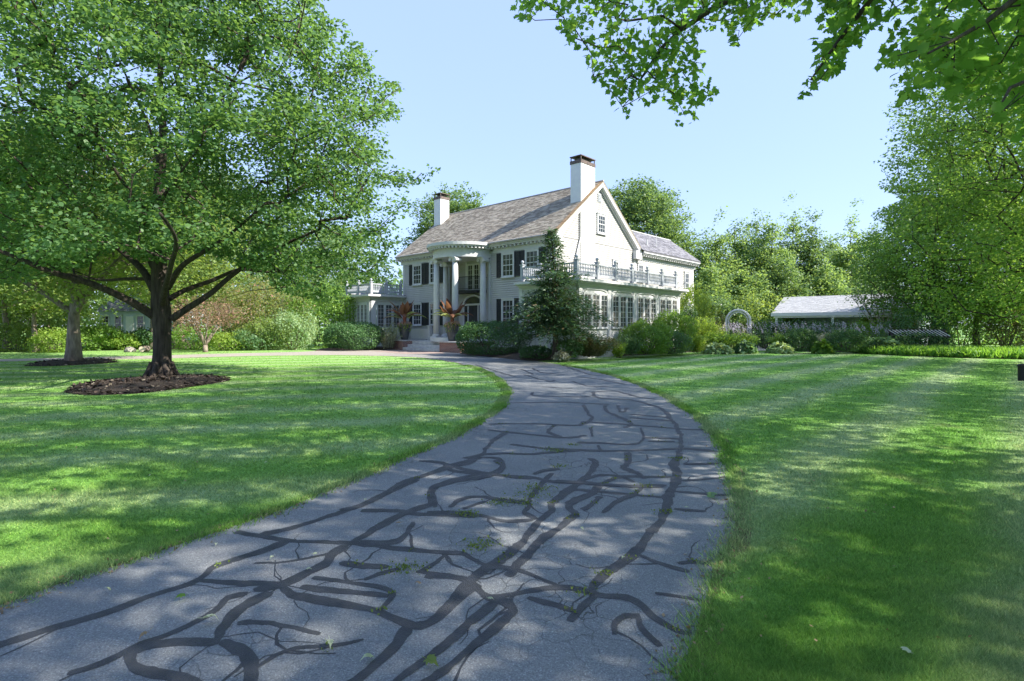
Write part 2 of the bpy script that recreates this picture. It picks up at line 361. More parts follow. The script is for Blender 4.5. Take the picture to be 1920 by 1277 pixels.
lw = [np.array(p) for p in [(-9,-2.5,0),(-6.2,.6,0)]] + wpts(LEFT_EDGE)
rw = wpts(RIGHT_EDGE) + [np.array(p) for p in [(.62,1.9,0),(.25,1.0,0),(-.8,-.6,0),(-3,-3,0)]]
lw = smooth(lw, .25); rw = smooth(rw, .25)
def jitter(pts, a):
    out = []
    for i, p in enumerate(pts):
        s = min(1, np.linalg.norm(p[:2])/12+.25)
        out.append(p + np.array([math.sin(i*1.7)+math.sin(i*.63+2), math.cos(i*1.1)+math.sin(i*.47), 0])*a*s)
    return out
lw = jitter(lw, .024); rw = jitter(rw, .024)
fw = wpts(FAR_EDGE)
drive = lw + fw + rw
DRIVE2D = [(p[0], p[1]) for p in drive]
dm = MB(); dm.poly([(x, y, .004) for x, y in DRIVE2D])

# bands of sealant brushed over the cracks: pixel traces of the photo laid on the ground as real-width bands
def Z(o, s, pts): return [(o[0]+x/s, o[1]+y/s) for x, y in pts]
z6 = lambda w, *p: (w/2.743, Z((200,900), 2.743, p))
z7 = lambda w, *p: (w/2.954, Z((800,850), 2.954, p))
z5 = lambda w, *p: (w/2.4, Z((640,640), 2.4, p))
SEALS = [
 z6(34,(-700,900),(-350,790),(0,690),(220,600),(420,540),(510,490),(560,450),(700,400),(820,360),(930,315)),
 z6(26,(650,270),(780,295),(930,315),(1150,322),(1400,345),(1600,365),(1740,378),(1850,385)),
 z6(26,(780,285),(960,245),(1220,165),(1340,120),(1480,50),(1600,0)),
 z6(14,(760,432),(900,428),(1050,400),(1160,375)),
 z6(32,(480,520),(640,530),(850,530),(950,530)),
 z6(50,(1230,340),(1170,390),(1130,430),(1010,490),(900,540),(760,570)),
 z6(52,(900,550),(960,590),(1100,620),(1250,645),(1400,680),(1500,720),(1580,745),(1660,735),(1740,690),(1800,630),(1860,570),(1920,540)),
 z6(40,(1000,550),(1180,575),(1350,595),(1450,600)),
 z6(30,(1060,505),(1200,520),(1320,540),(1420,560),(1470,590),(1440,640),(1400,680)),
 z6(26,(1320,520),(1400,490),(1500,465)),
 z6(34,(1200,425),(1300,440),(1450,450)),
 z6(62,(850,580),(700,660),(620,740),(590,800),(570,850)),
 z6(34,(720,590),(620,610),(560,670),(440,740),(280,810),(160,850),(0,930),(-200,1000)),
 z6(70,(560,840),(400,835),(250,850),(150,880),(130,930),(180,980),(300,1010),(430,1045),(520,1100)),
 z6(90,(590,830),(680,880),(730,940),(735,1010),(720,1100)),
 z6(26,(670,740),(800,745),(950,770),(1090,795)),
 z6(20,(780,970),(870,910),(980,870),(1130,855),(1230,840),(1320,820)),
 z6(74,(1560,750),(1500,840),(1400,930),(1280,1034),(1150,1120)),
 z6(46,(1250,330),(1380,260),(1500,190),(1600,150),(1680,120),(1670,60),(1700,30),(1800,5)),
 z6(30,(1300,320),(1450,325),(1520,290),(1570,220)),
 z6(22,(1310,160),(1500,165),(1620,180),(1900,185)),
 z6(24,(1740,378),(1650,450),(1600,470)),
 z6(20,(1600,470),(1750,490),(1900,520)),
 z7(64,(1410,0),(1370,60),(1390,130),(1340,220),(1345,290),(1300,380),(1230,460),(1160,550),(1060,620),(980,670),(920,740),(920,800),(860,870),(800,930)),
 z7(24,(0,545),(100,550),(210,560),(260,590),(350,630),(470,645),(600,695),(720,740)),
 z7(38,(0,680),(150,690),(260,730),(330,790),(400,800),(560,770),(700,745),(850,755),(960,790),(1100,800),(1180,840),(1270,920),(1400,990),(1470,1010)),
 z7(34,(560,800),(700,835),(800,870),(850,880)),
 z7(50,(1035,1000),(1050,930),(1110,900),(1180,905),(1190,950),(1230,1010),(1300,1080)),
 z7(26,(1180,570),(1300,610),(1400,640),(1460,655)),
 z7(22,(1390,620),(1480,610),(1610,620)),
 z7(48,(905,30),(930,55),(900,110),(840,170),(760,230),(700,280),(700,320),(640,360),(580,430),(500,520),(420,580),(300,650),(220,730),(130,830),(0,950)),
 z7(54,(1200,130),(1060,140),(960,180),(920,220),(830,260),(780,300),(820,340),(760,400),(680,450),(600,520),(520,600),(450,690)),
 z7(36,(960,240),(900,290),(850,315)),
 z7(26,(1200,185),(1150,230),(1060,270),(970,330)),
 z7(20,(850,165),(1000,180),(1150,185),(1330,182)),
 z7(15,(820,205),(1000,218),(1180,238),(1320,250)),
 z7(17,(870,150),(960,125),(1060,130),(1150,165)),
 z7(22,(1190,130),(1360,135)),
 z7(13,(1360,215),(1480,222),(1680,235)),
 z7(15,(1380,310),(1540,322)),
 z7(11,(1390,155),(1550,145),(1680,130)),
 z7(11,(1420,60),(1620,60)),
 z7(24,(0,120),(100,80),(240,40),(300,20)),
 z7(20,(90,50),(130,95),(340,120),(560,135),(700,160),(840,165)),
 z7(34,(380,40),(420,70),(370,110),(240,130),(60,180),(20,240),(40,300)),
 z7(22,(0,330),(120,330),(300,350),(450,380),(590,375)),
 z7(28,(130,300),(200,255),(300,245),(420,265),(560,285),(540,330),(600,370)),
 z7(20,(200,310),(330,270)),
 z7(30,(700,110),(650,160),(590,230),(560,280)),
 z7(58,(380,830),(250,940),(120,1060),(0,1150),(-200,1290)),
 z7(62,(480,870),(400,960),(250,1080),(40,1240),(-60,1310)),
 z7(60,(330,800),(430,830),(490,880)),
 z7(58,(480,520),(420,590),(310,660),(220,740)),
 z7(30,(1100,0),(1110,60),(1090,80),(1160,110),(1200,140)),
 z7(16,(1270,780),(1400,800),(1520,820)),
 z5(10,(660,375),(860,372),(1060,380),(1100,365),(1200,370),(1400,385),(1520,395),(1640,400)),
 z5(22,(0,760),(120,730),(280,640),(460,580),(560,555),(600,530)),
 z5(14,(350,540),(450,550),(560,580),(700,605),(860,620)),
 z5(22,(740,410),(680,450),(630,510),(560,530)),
 z5(9,(660,400),(800,415),(900,425),(1000,435),(1100,425)),
 z5(9,(760,465),(900,480),(1050,490),(1200,495),(1400,490),(1550,485),(1700,500)),
 z5(20,(960,380),(930,405),(985,432)),
 z5(16,(1090,285),(1110,330),(1130,350),(1070,380)),
 z5(18,(1185,290),(1200,320),(1260,345),(1300,370),(1265,390)),
 z5(14,(1245,290),(1260,320),(1290,300)),
 z5(22,(1130,230),(1160,255),(1300,265),(1430,300),(1480,350),(1510,390),(1530,460),(1510,540),(1500,600),(1480,660),(1470,760)),
 z5(6,(750,278),(1000,275),(1100,280),(1200,285)),
 z5(6,(860,230),(870,245),(1000,250),(1120,250)),
 z5(6,(1130,230),(1230,225),(1330,250),(1410,262)),
 z5(5,(1040,180),(1100,200),(1200,205)), z5(5,(860,120),(900,140),(1000,150)), z5(5,(600,105),(680,130),(780,160)),
 z5(5,(1060,160),(1150,170),(1280,195)), z5(4,(620,110),(690,160)), z5(4,(820,150),(930,180),(960,175)), z5(4,(1000,110),(1120,150),(1180,150)),
 z5(4,(900,205),(1000,212),(1040,212)), z5(4,(740,195),(760,215)), z5(4,(690,130),(800,125),(860,150)),
 z5(7,(1300,330),(1480,345)), z5(6,(1300,345),(1500,360)),
 z5(12,(1350,390),(1360,440),(1300,465),(1160,460),(1060,460)), z5(8,(1370,435),(1520,440)), z5(6,(1380,450),(1500,455)),
 z5(10,(640,510),(720,505),(850,510),(960,500),(1100,490)),
 z5(22,(640,525),(700,530),(730,560),(690,600),(500,640),(400,670),(400,740)),
 z5(20,(1290,500),(1300,540),(1270,570),(1340,600)),
 z5(6,(1540,555),(1700,550)),
 z5(14,(960,632),(1100,640),(1300,655),(1450,655)),
 z5(16,(1125,390),(1130,430)), z5(20,(1155,470),(1170,500)), z5(18,(860,600),(900,585),(980,575)),
]
MOSS_PTS = []; BR = []
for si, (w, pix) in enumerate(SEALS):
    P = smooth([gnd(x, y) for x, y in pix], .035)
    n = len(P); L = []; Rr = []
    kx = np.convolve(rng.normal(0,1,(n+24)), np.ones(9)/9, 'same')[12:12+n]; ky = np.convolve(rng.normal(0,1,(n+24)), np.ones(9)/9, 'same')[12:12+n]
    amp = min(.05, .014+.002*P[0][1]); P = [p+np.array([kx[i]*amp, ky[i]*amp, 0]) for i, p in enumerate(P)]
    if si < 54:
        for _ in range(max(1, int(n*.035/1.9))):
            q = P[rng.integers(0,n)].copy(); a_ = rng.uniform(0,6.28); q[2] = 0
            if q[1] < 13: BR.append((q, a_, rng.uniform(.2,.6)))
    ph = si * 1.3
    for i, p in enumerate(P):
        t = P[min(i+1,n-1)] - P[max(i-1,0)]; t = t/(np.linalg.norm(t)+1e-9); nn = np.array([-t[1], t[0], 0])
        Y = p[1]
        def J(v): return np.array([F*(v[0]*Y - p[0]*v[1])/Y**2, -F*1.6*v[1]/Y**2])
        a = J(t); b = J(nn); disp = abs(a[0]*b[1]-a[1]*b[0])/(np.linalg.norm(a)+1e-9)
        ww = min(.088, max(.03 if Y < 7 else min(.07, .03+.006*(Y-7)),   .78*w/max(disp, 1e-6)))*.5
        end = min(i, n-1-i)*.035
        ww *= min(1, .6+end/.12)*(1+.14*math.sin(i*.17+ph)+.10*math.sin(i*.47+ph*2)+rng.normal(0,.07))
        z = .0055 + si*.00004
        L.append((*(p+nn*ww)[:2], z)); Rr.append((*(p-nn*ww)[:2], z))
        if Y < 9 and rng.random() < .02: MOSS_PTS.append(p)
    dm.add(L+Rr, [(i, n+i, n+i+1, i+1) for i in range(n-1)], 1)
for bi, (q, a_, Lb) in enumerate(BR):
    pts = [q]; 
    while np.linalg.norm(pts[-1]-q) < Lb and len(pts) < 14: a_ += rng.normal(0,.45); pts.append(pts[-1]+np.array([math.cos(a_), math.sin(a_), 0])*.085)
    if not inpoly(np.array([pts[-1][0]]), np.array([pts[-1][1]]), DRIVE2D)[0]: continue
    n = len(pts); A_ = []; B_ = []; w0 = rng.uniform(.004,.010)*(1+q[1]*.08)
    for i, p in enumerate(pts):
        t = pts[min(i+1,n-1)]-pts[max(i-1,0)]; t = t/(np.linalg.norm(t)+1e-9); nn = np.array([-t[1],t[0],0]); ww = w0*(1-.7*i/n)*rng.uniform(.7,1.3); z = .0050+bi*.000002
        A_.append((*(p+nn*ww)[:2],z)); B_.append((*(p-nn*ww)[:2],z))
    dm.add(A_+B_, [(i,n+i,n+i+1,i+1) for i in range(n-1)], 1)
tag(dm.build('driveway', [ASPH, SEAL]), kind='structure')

# worn earth along the drive edges
em = MB()
for pts, sgn in ((lw, 1), (rw, 1)):
    n = len(pts); A = []; B = []
    for i, p in enumerate(pts):
        t = pts[min(i+1,n-1)]-pts[max(i-1,0)]; t = t/(np.linalg.norm(t)+1e-9); nn = np.array([-t[1], t[0], 0])
        wd = .07+.04*math.sin(i*.9)+.03*math.sin(i*2.3)
        A.append((*(p+nn*wd*1.2)[:2], .0025)); B.append((*(p-nn*wd*.2)[:2], .0025))
    em.add(A+B, [(i, n+i, n+i+1, i+1) for i in range(n-1)])
tag(em.build('earth_edge', DIRT), kind='structure')

def mound(name, mat, outline, h, z0=.006):
    c = np.mean(np.array(outline), axis=0); vs = []; fs = []; n = len(outline)
    rings = [(1,0),(.85,.45),(.55,.85),(.25,1.0)]
    for s, k in rings:
        for p in outline: q = c+(np.asarray(p)-c)*s; vs.append((q[0], q[1], z0+h*k))
    for r in range(3):
        for i in range(n): j = (i+1)%n; fs.append((r*n+i, r*n+j, (r+1)*n+j, (r+1)*n+i))
    fs.append(tuple(3*n+i for i in range(n)))
    m = MB(); m.add(vs, fs); return tag(m.build(name, mat, smooth=True), kind='structure')
ring1 = smooth(wpts([(118,736),(160,741),(260,738),(350,727),(432,713),(400,707),(330,704),(250,709),(170,718),(118,736)]), .3)[:-1]
ring2 = smooth(wpts([(45,687),(110,686.5),(218,679.5),(190,674.5),(130,676),(70,682),(45,687)]), .4)[:-1]
mound('mulch_ring', MULCH, ring1, .12); mound('mulch_ring', MULCH, ring2, .15)

def strip_bed(name, front, rows, mat, back):
    P = smooth(wpts(front), .5); n = len(P); vs = []; fs = []
    for d, z in rows:
        for p in P: q = p + np.array([back[0], back[1], 0])*d; vs.append((q[0], q[1], z))
    for r in range(len(rows)-1):
        for i in range(n-1): fs.append((r*n+i, r*n+i+1, (r+1)*n+i+1, (r+1)*n+i))
    m = MB(); m.add(vs, fs); tag(m.build(name, mat, smooth=True), kind='structure')
    lastd = rows[-1][0]
    return [(p[0], p[1]) for p in P] + [(p[0]+back[0]*lastd, p[1]+back[1]*lastd) for p in P[::-1]]
BEDF = [(862,664),(920,669.5),(1000,677),(1060,672),(1110,670.5),(1170,667.5),(1230,664.5),(1290,660.5),(1340,658),(1420,657),(1470,658),(1530,660),(1600,661),(1640,664)]
bed1 = strip_bed('planting_bed', BEDF, [(0,.004),(.35,.11),(1.2,.22),(3,.27),(8,.27)], SOIL, (.25,.97))
bed2 = strip_bed('ground_cover_bed', [(1600,661),(1640,664),(1720,668),(1830,672),(1920,674),(2150,678)], [(0,.003),(.4,.05),(1.5,.09),(3,.1),(6.5,.02)], SOIL, (.1,.99))
bed3 = strip_bed('shrub_bed', [(590,658.2),(640,657.4),(700,656.6),(746,655.6)], [(0,.006),(.6,.12),(2,.16),(3.2,.16)], SOIL, (.2,.98))
# brick apron in front of the steps
mb = MB(); mb.poly([(*gnd(700,659)[:2],.009),(*gnd(760,664)[:2],.009),(*gnd(835,663)[:2],.009),(*gnd(828,660.4)[:2],.009),(*gnd(752,656)[:2],.009)])
tag(mb.build('brick_apron', M('apron_paving', (.24,.18,.155), (.36,.28,.25), 8, .85)), kind='structure')

# ------------------------------------------------------------------ grass blades (stuff)
def scatter(n, y0, y1):
    """ground points thinning with distance, inside the view and a margin to each side"""
    Y = 1/(rng.random(n)*(1/y0-1/y1)+1/y1)
    px = rng.uniform(-160, 2080, n)
    return np.stack([(px-CX)/F*Y, Y], 1)
def lawn_only(P, pad=0):
    k = ~inpoly(P[:,0], P[:,1], DRIVE2D)
    for b in (bed1, bed2, bed3, [(p[0],p[1]) for p in ring1], [(p[0],p[1]) for p in ring2]): k &= ~inpoly(P[:,0], P[:,1], b)
    return P[k]
gv = []
n = 860000; pw_ = 1.35; Y = (rng.random(n)*(2.2**-pw_-34**-pw_)+34**-pw_)**(-1/pw_); Pg = lawn_only(np.stack([(rng.uniform(-160,2080,n)-CX)/F*Y, Y], 1)); k = len(Pg)
a = rng.uniform(0, 2*np.pi, k); lean = rng.normal(0, .65, (k,2)); Y = Pg[:,1]
tuft = .75+.5*np.clip(np.sin(Pg[:,0]*2.3+np.sin(Pg[:,1]*1.7)*2)*np.sin(Pg[:,1]*2.9+Pg[:,0]),-1,1)*.6
hh = .035*rng.uniform(.5, 1.25, k)*tuft; ww = .0033*(Y/3)**1.25*rng.uniform(.6, 1.3, k)*.5
b = np.stack([Pg[:,0], Pg[:,1], np.zeros(k)], 1); s = np.stack([np.cos(a)*ww, np.sin(a)*ww, np.zeros(k)], 1)
gv.append(np.stack([b-s, b+s, b + np.stack([lean[:,0]*hh, lean[:,1]*hh, hh], 1)], 1))
# longer fringe leaning over the drive edges
fr = []
for pts in (lw, rw):
    arr = np.array([p for p in pts if 2 < p[1] < 22])
    idx = rng.integers(0, len(arr)-1, 26000 if pts is lw else 20000); t = rng.random(len(idx))[:,None]
    d = arr[idx+1]-arr[idx]; nrm = unit(np.stack([-d[:,1], d[:,0], np.zeros(len(d))], 1))
    b = arr[idx]*(1-t)+arr[idx+1]*t + nrm*rng.normal(0.02, .055, (len(idx),1))
    hh = rng.uniform(.02, .06, len(idx)); a = rng.uniform(0, 6.28, len(idx)); ww = np.clip(b[:,1]*.0009, .002, .02)
    s = np.stack([np.cos(a)*ww, np.sin(a)*ww, 0*a], 1)
    top = b - nrm*(hh*rng.uniform(-.2,.8,len(idx)))[:,None] + np.stack([rng.normal(0,.02,len(idx)), rng.normal(0,.02,len(idx)), hh], 1)
    fr.append(np.stack([b-s, b+s, top], 1))
grass = link('grass', poly_mesh('grass', np.concatenate(gv+fr), 3), None, BLADEM); tag(grass, 'mown green grass blades of the front lawn', 'grass', kind='stuff')

def chips(name, label, cat, pts, size, mat, shape=LEAF4, flat=.35, lift=.008):
    n = len(pts); A = rng.normal(0,1,(n,3)); A[:,2] *= flat*.5; N = rng.normal(0,flat,(n,3)); N[:,2] += 1
    P = np.array(pts)+np.array([0,0,lift]); S = size*rng.uniform(.5,1.4,n)
    return tag(link(name, poly_mesh(name, leaf_verts(P, A, N, S, shape), len(shape)), None, mat), label, cat, kind='stuff')
Pc = lawn_only(scatter(420, 2.6, 16)); Pc = np.concatenate([Pc, np.full((len(Pc),1), .022)],1)
chips('lawn_clippings', 'dry brown clippings and leaf flecks lying in the lawn', 'clippings', Pc, .02, BROWNLEAF, flat=.8)
mp = []
for rg, n, h in ((ring1, 2600, .12), (ring2, 900, .15)):
    arr = np.array(rg); lo, hi = arr.min(0), arr.max(0); q = rng.uniform(lo, hi, (n*2,3)); q = q[inpoly(q[:,0], q[:,1], arr[:,:2])]
    c = arr.mean(0); dd = np.linalg.norm((q-c)[:,:2]/((hi-lo)[:2]/2), axis=1); q[:,2] = .006+h*np.clip(1.15-dd,0,1)
    mp.append(q)
chips('mulch_chips', 'dark bark chips strewn over the two tree rings', 'mulch', np.concatenate(mp), .11, MULCHIP)
ed = []
for pts in (lw, rw):
    arr = np.array([p for p in pts if 2.2 < p[1] < 16])
    idx = rng.integers(0, len(arr)-1, 1500); ed.append(arr[idx]+rng.normal(0, .07, (1500,3))*np.array([1,1,0]))
chips('leaf_litter', 'dry brown leaf crumbs gathered along the driveway edges', 'leaf litter', np.concatenate(ed), .026, BROWNLEAF, flat=.6)
mo = []
for p in MOSS_PTS: mo.append(p+rng.normal(0, .022, (10,3))*np.array([1,1,0]))
for x, y, n, s in ((760,1066,160,.07),(870,965,110,.06),(1040,845,150,.09),(1075,835,60,.06),(1050,875,60,.06),(1272,860,70,.05),(905,1020,120,.07),(1000,930,120,.10),(1010,915,120,.10),(960,940,70,.08),(890,1030,60,.05),(1135,1075,40,.04),(1250,960,50,.05),(1210,912,40,.05),(985,945,60,.06),(1090,1110,40,.04),(930,945,70,.06)):
    mo.append(gnd(x,y)+rng.normal(0, s, (n,3))*np.array([1,.8,0]))
moss = np.concatenate(mo); n = len(moss); A = rng.normal(0,.6,(n,3)); A[:,2] = rng.uniform(.2,1.2,n)
tag(link('moss', poly_mesh('moss', leaf_verts(moss+np.array([0,0,.006]), A, rng.normal(0,1,(n,3)), .017*rng.uniform(.5,1.4,n), LEAF4), 4), None, MOSS), 'yellow green moss and weed tufts growing in the driveway cracks', 'moss', kind='stuff')

def fallen_leaf(px, py, label, size, mat, group=None):
    size *= .72; p = gnd(px, py); A = np.array([[rng.normal(), rng.normal(), .15]]); N = np.array([[rng.normal(0,.25), rng.normal(0,.25), 1]])
    v = leaf_verts(np.array([[0,0,.0]]), A, N, [size], MAPLE*np.array([1,rng.uniform(.55,1),3]))[0]; v[:,2] += .012 - v[:,2].min()
    mb = MB(); mb.poly([tuple(q) for q in v]); q = v[0]; mb.tube([tuple(q), tuple(q-A[0]*size*.35+np.array([0,0,.01]))], size*.02, 4)
    o = mb.build('fallen_leaf', mat); o.location = (p[0], p[1], .004); return tag(o, label, 'leaf', group)
fallen_leaf(383,1172,'large pale maple leaf lying just above the big looping seal band at lower left', .10, DEADLEAF)
fallen_leaf(618,1213,'small whitish leaf on the drive at the bottom, beside a thin sealed crack', .07, DEADLEAF)
fallen_leaf(698,1238,'curled pale leaf on a broad dark seal band at the bottom of the drive', .085, DEADLEAF)
fallen_leaf(800,1250,'yellow green torn leaf between two parallel diagonal seal bands at the bottom', .09, MOSS)
fallen_leaf(275,1198,'brown curled leaf at the upper rim of the big looping seal band', .065, BROWNLEAF)
fallen_leaf(346,1126,'fresh green leaf on the left of the drive, nearest the lawn edge', .07, L_OVER)
fallen_leaf(1333,937,'grey green maple sprig lying on the right edge of the drive', .16, L_BLUE)
fallen_leaf(750,987,'brown leaf on the drive beside the hooked seal band in the middle', .06, BROWNLEAF)
fallen_leaf(787,1103,'upright brown leaf in the sunlit patch inside the rounded seal band', .06, BROWNLEAF)
fallen_leaf(1705,1235,'yellowed leaf standing in the grass at lower right', .07, DEADLEAF)
fallen_leaf(1530,897,'dull green leaf lying on the right lawn beyond the drive edge', .10, L_BLUE)
for x, y in ((405,1024),(512,1050),(206,1112),(588,1046),(685,942),(916,1130),(1286,957),(575,1072),(1090,995),(1190,735),(280,895),(500,870),(520,858),(1170,1050)):
    fallen_leaf(x, y, 'tiny pale leaf fleck scattered on the drive or the grass', .045, DEADLEAF, 'tiny leaf flecks on the ground')
# ------------------------------------------------------------------ the house (local x along the facade to the right, y to the back)
HROT = math.atan2(-.6839, .7296)
HC = np.array([2.536, 31.0, 0.0])
def hw(x, y, z=0.0):
    c, s = math.cos(HROT), math.sin(HROT)
    return np.array([HC[0]+x*c-y*s, HC[1]+x*s+y*c, z])
house = empty('house', HC, 'large white clapboard mansion with columned round portico, tall chimneys and sunroom wings', 'house', rz=HROT)
FAC = ((0,0),(1,0),(0,-1)); REC0 = ((0,.4),(1,0),(0,-1)); REC = ((0,.365),(1,0),(0,-1)); GAB = ((0,0),(0,1),(1,0))
SRS = ((3.87,0),(0,1),(1,0)); SRF = ((0,-3.17),(1,0),(0,-1)); LWS = ((-14.94,0),(0,1),(1,0)); LWF = ((0,-2.9),(1,0),(0,-1))
LGAB = ((-14.94,0),(0,1),(-1,0)); BACKW = ((0,8.9),(1,0),(0,1)); WB = ((0,18.2),(1,0),(0,1))
def laps(mb, pl, z0, z1, f0, f1, step=.136, mi=0):
    """overlapping clapboards on a wall plane, clipped to u in [f0(z), f1(z)]"""
    O, U, N = pl
    def p(u, n, z): return (O[0]+U[0]*u+N[0]*n, O[1]+U[1]*u+N[1]*n, z)
    g0 = f0 if callable(f0) else (lambda z: f0); g1 = f1 if callable(f1) else (lambda z: f1)
    z = z0
    while z < z1-1e-4:
        zt = min(z+step, z1); a0, a1, b0, b1 = g0(z), g1(z), g0(zt), g1(zt)
        if a1-a0 > .02:
            b0 = min(b0, b1); 
            zm = max(z+.02, zt-.020)
            mb.add([p(a0,.03,z), p(a1,.03,z), p(b1,.008,zm), p(b0,.008,zm), p(b1,-.035,zm), p(b0,-.035,zm), p(b1,-.035,zt+.002), p(b0,-.035,zt+.002)], [(0,1,2,3),(3,2,4,5),(5,4,6,7)], mi)
            mb.add([p(a0,.03,z), p(a1,.03,z), p(a1,-.036,z), p(a0,-.036,z)], [(3,2,1,0)], mi)
        z = zt
EV, RZ, RY, OV = 6.9, 10.85, 4.45, .5     # eave height, ridge height, ridge y, overhang
slope = (RZ-EV)/(RY+OV)
def roofz(y): return EV + slope*(min(y, 2*RY-y)+OV)
# foundation and walls
w = MB()
laps(w, FAC, .6, 6.5, -14.94, -9.45); laps(w, FAC, .6, 6.5, -5.55, 0); laps(w, REC0, .88, 6.1, -9.45, -5.55)
w.box(-9.45,-9.43,0,.4,.6,6.1); w.box(-5.57,-5.55,0,.4,.6,6.1)
w.build('front_wall', SIDING, house)
w = MB(); k = (2*RY)
laps(w, GAB, .6, 6.9, 0, 8.9); laps(w, GAB, 6.9, RZ-.12, lambda z: (z-6.9)/slope-.05, lambda z: 8.95-(z-6.9)/slope)
laps(w, GAB, .6, 6.5, 8.9, 18.2)
w.build('gable_wall', SIDING, house)
w = MB(); laps(w, LGAB, .6, 6.9, 0, 8.9, .23); laps(w, LGAB, 6.9, RZ-.12, lambda z: (z-6.9)/slope-.05, lambda z: 8.95-(z-6.9)/slope, .23)
laps(w, BACKW, .6, 6.5, -14.94, -4.3, .23)
laps(w, WB, .6, 6.7, -4.3, 0, .23); laps(w, ((-4.3,0),(0,1),(-1,0)), .6, 6.5, 8.9, 18.2, .23)
w.add([(0,18.205,6.7),(-4.3,18.205,6.7),(-2.15,18.205,8.7)], [(0,1,2)])
w.build('rear_wall', SIDING, house)
w = MB(); w.box(-14.92,-.02,.02,8.88,-.1,.6); w.box(-4.28,-.02,8.9,18.18,-.1,.6); w.box(.02,3.85,-3.15,7.7,-.1,.85); w.box(-18.7,-14.96,-2.88,6.9,-.1,.85)
w.build('foundation', STONE, house)
# dark hollow core so nothing shines through
# corner boards, frieze, modillion cornice
for pl, a, b, n0, n1, z0, z1 in ((FAC,-14.96,-14.78,-.02,.04,.6,6.5),(FAC,-.18,.03,-.02,.04,.6,6.5),(GAB,-.038,.16,-.02,.042,.6,6.9),(GAB,8.72,8.92,-.02,.04,.6,6.7),(GAB,18.02,18.22,-.02,.04,.6,6.5),
        (REC,-9.43,-9.25,0,.04,.88,6.1),(REC,-5.75,-5.57,0,.04,.88,6.1),(FAC,-9.63,-9.452,-.02,.04,.6,6.3),(FAC,-5.548,-5.37,-.02,.04,.6,6.3)):
    t = MB(); t.pbox(pl,a,b,n0,n1,z0,z1); t.build('corner_board', TRIM, house)
def cornice(pl, u0, u1):
    t = MB()
    t.pbox(pl,u0,u1,-.05,.05,6.30,6.52); t.pbox(pl,u0,u1,-.05,.42,6.66,6.74); t.pbox(pl,u0,u1,.40,.50,6.741,6.90); t.pbox(pl,u0,u1,-.05,.10,6.521,6.66)
    u = u0+.12
    while u < u1-.1: t.pbox(pl,u,u+.11,.101,.36,6.55,6.658); u += .33
    t.build('cornice', TRIM, house)
cornice(FAC,-15.2,-9.9); cornice(FAC,-5.1,.3); cornice(GAB,9.35,18.5)
# cornice return under the right rake foot
for y0, y1, z0 in ((8.55,9.34,6.30),(-.5,.25,6.52)): t = MB(); t.box(.045,.32,y0,y1,z0,6.88); t.build('cornice_return', TRIM, house)
# raking trim of the gable
t = MB()
for side in (0, 1):
  t = MB()
  for y0, y1, off, th, out in ((9.4,RY,0,.30,.30),(-.5,RY,0,.30,.30),(9.1,RY,-.26,.16,.12),(-.2,RY,-.26,.16,.12)):
    za, zb = roofz(y0)+off-.06, RZ+off-.06
    if side == 0: t.add([(.02,y0,za-th),(.02,y1,zb-th),(.02,y1,zb),(.02,y0,za),(out,y0,za-th),(out,y1,zb-th),(out,y1,zb),(out,y0,za)],
          [(0,1,2,3),(7,6,5,4),(0,4,5,1),(3,2,6,7),(0,3,7,4),(1,5,6,2)])
    if side: t.add([(-14.96,y0,za-th),(-14.96,y1,zb-th),(-14.96,y1,zb),(-14.96,y0,za),(-14.96-out,y0,za-th),(-14.96-out,y1,zb-th),(-14.96-out,y1,zb),(-14.96-out,y0,za)],
          [(3,2,1,0),(4,5,6,7),(1,5,4,0),(7,6,2,3),(4,7,3,0),(2,6,5,1)])
  t.build('rake_board', TRIM, house)
def shingles(mb, x0, x1, p0, p1, course=.16, wid=.28, mi=0, flip=1):
    """real shingle courses: p0=(y,z) at the eave, p1=(y,z) at the ridge"""
    p0 = np.array(p0); p1 = np.array(p1); L = np.linalg.norm(p1-p0); d = (p1-p0)/L; nrm = np.array([-d[1], d[0]])*(1 if d[0] > 0 else -1)
    n = int(L/course)
    for i in range(n+1):
        a = i*course; b = min(a+course*1.25, L); x = x0 - (.5*wid if i % 2 else 0)
        while x < x1:
            xa = max(x, x0); x += wid*rng.uniform(.7,1.3); xb = min(x, x1)
            if xb-xa < .01: continue
            lift = rng.uniform(.018,.034)
            q0 = p0+d*a+nrm*lift; q1 = p0+d*b+nrm*.004; q2 = p0+d*a
            mb.add([(xa,q0[0],q0[1]),(xb,q0[0],q0[1]),(xb,q1[0],q1[1]),(xa,q1[0],q1[1]),(xa,q2[0],q2[1]),(xb,q2[0],q2[1])], [(0,1,2,3),(4,5,1,0)], mi)
def slab(mb, x0, x1, p0, p1, th=.06, mi=0):
    mb.add([(x0,p0[0],p0[1]),(x1,p0[0],p0[1]),(x1,p1[0],p1[1]),(x0,p1[0],p1[1]),(x0,p0[0],p0[1]-th),(x1,p0[0],p0[1]-th),(x1,p1[0],p1[1]-th),(x0,p1[0],p1[1]-th)],
           [(0,1,2,3),(7,6,5,4),(0,4,5,1),(1,5,6,2),(2,6,7,3),(3,7,4,0)], mi)
r = MB()
shingles(r,-15.22,.08,(-.52,EV+.02),(RY,RZ)); shingles(r,.08,.32,(-.52,EV+.021),(RY,RZ+.001),mi=1)
slab(r,-15.22,.32,(-.52,EV),(RY,RZ-.02),.07); slab(r,-15.22,.32,(9.42,EV),(RY,RZ-.022),.07)
shingles(r,-15.22,.32,(9.42,EV+.02),(RY,RZ),.3,.5)
roof = r.build('roof', [SHINGLE, RUST], house)
r = MB(); r.tube([(-15.25,RY,RZ+.02),(.34,RY,RZ+.02)],.06,8); r.build('ridge_cap', GUTTER, roof)
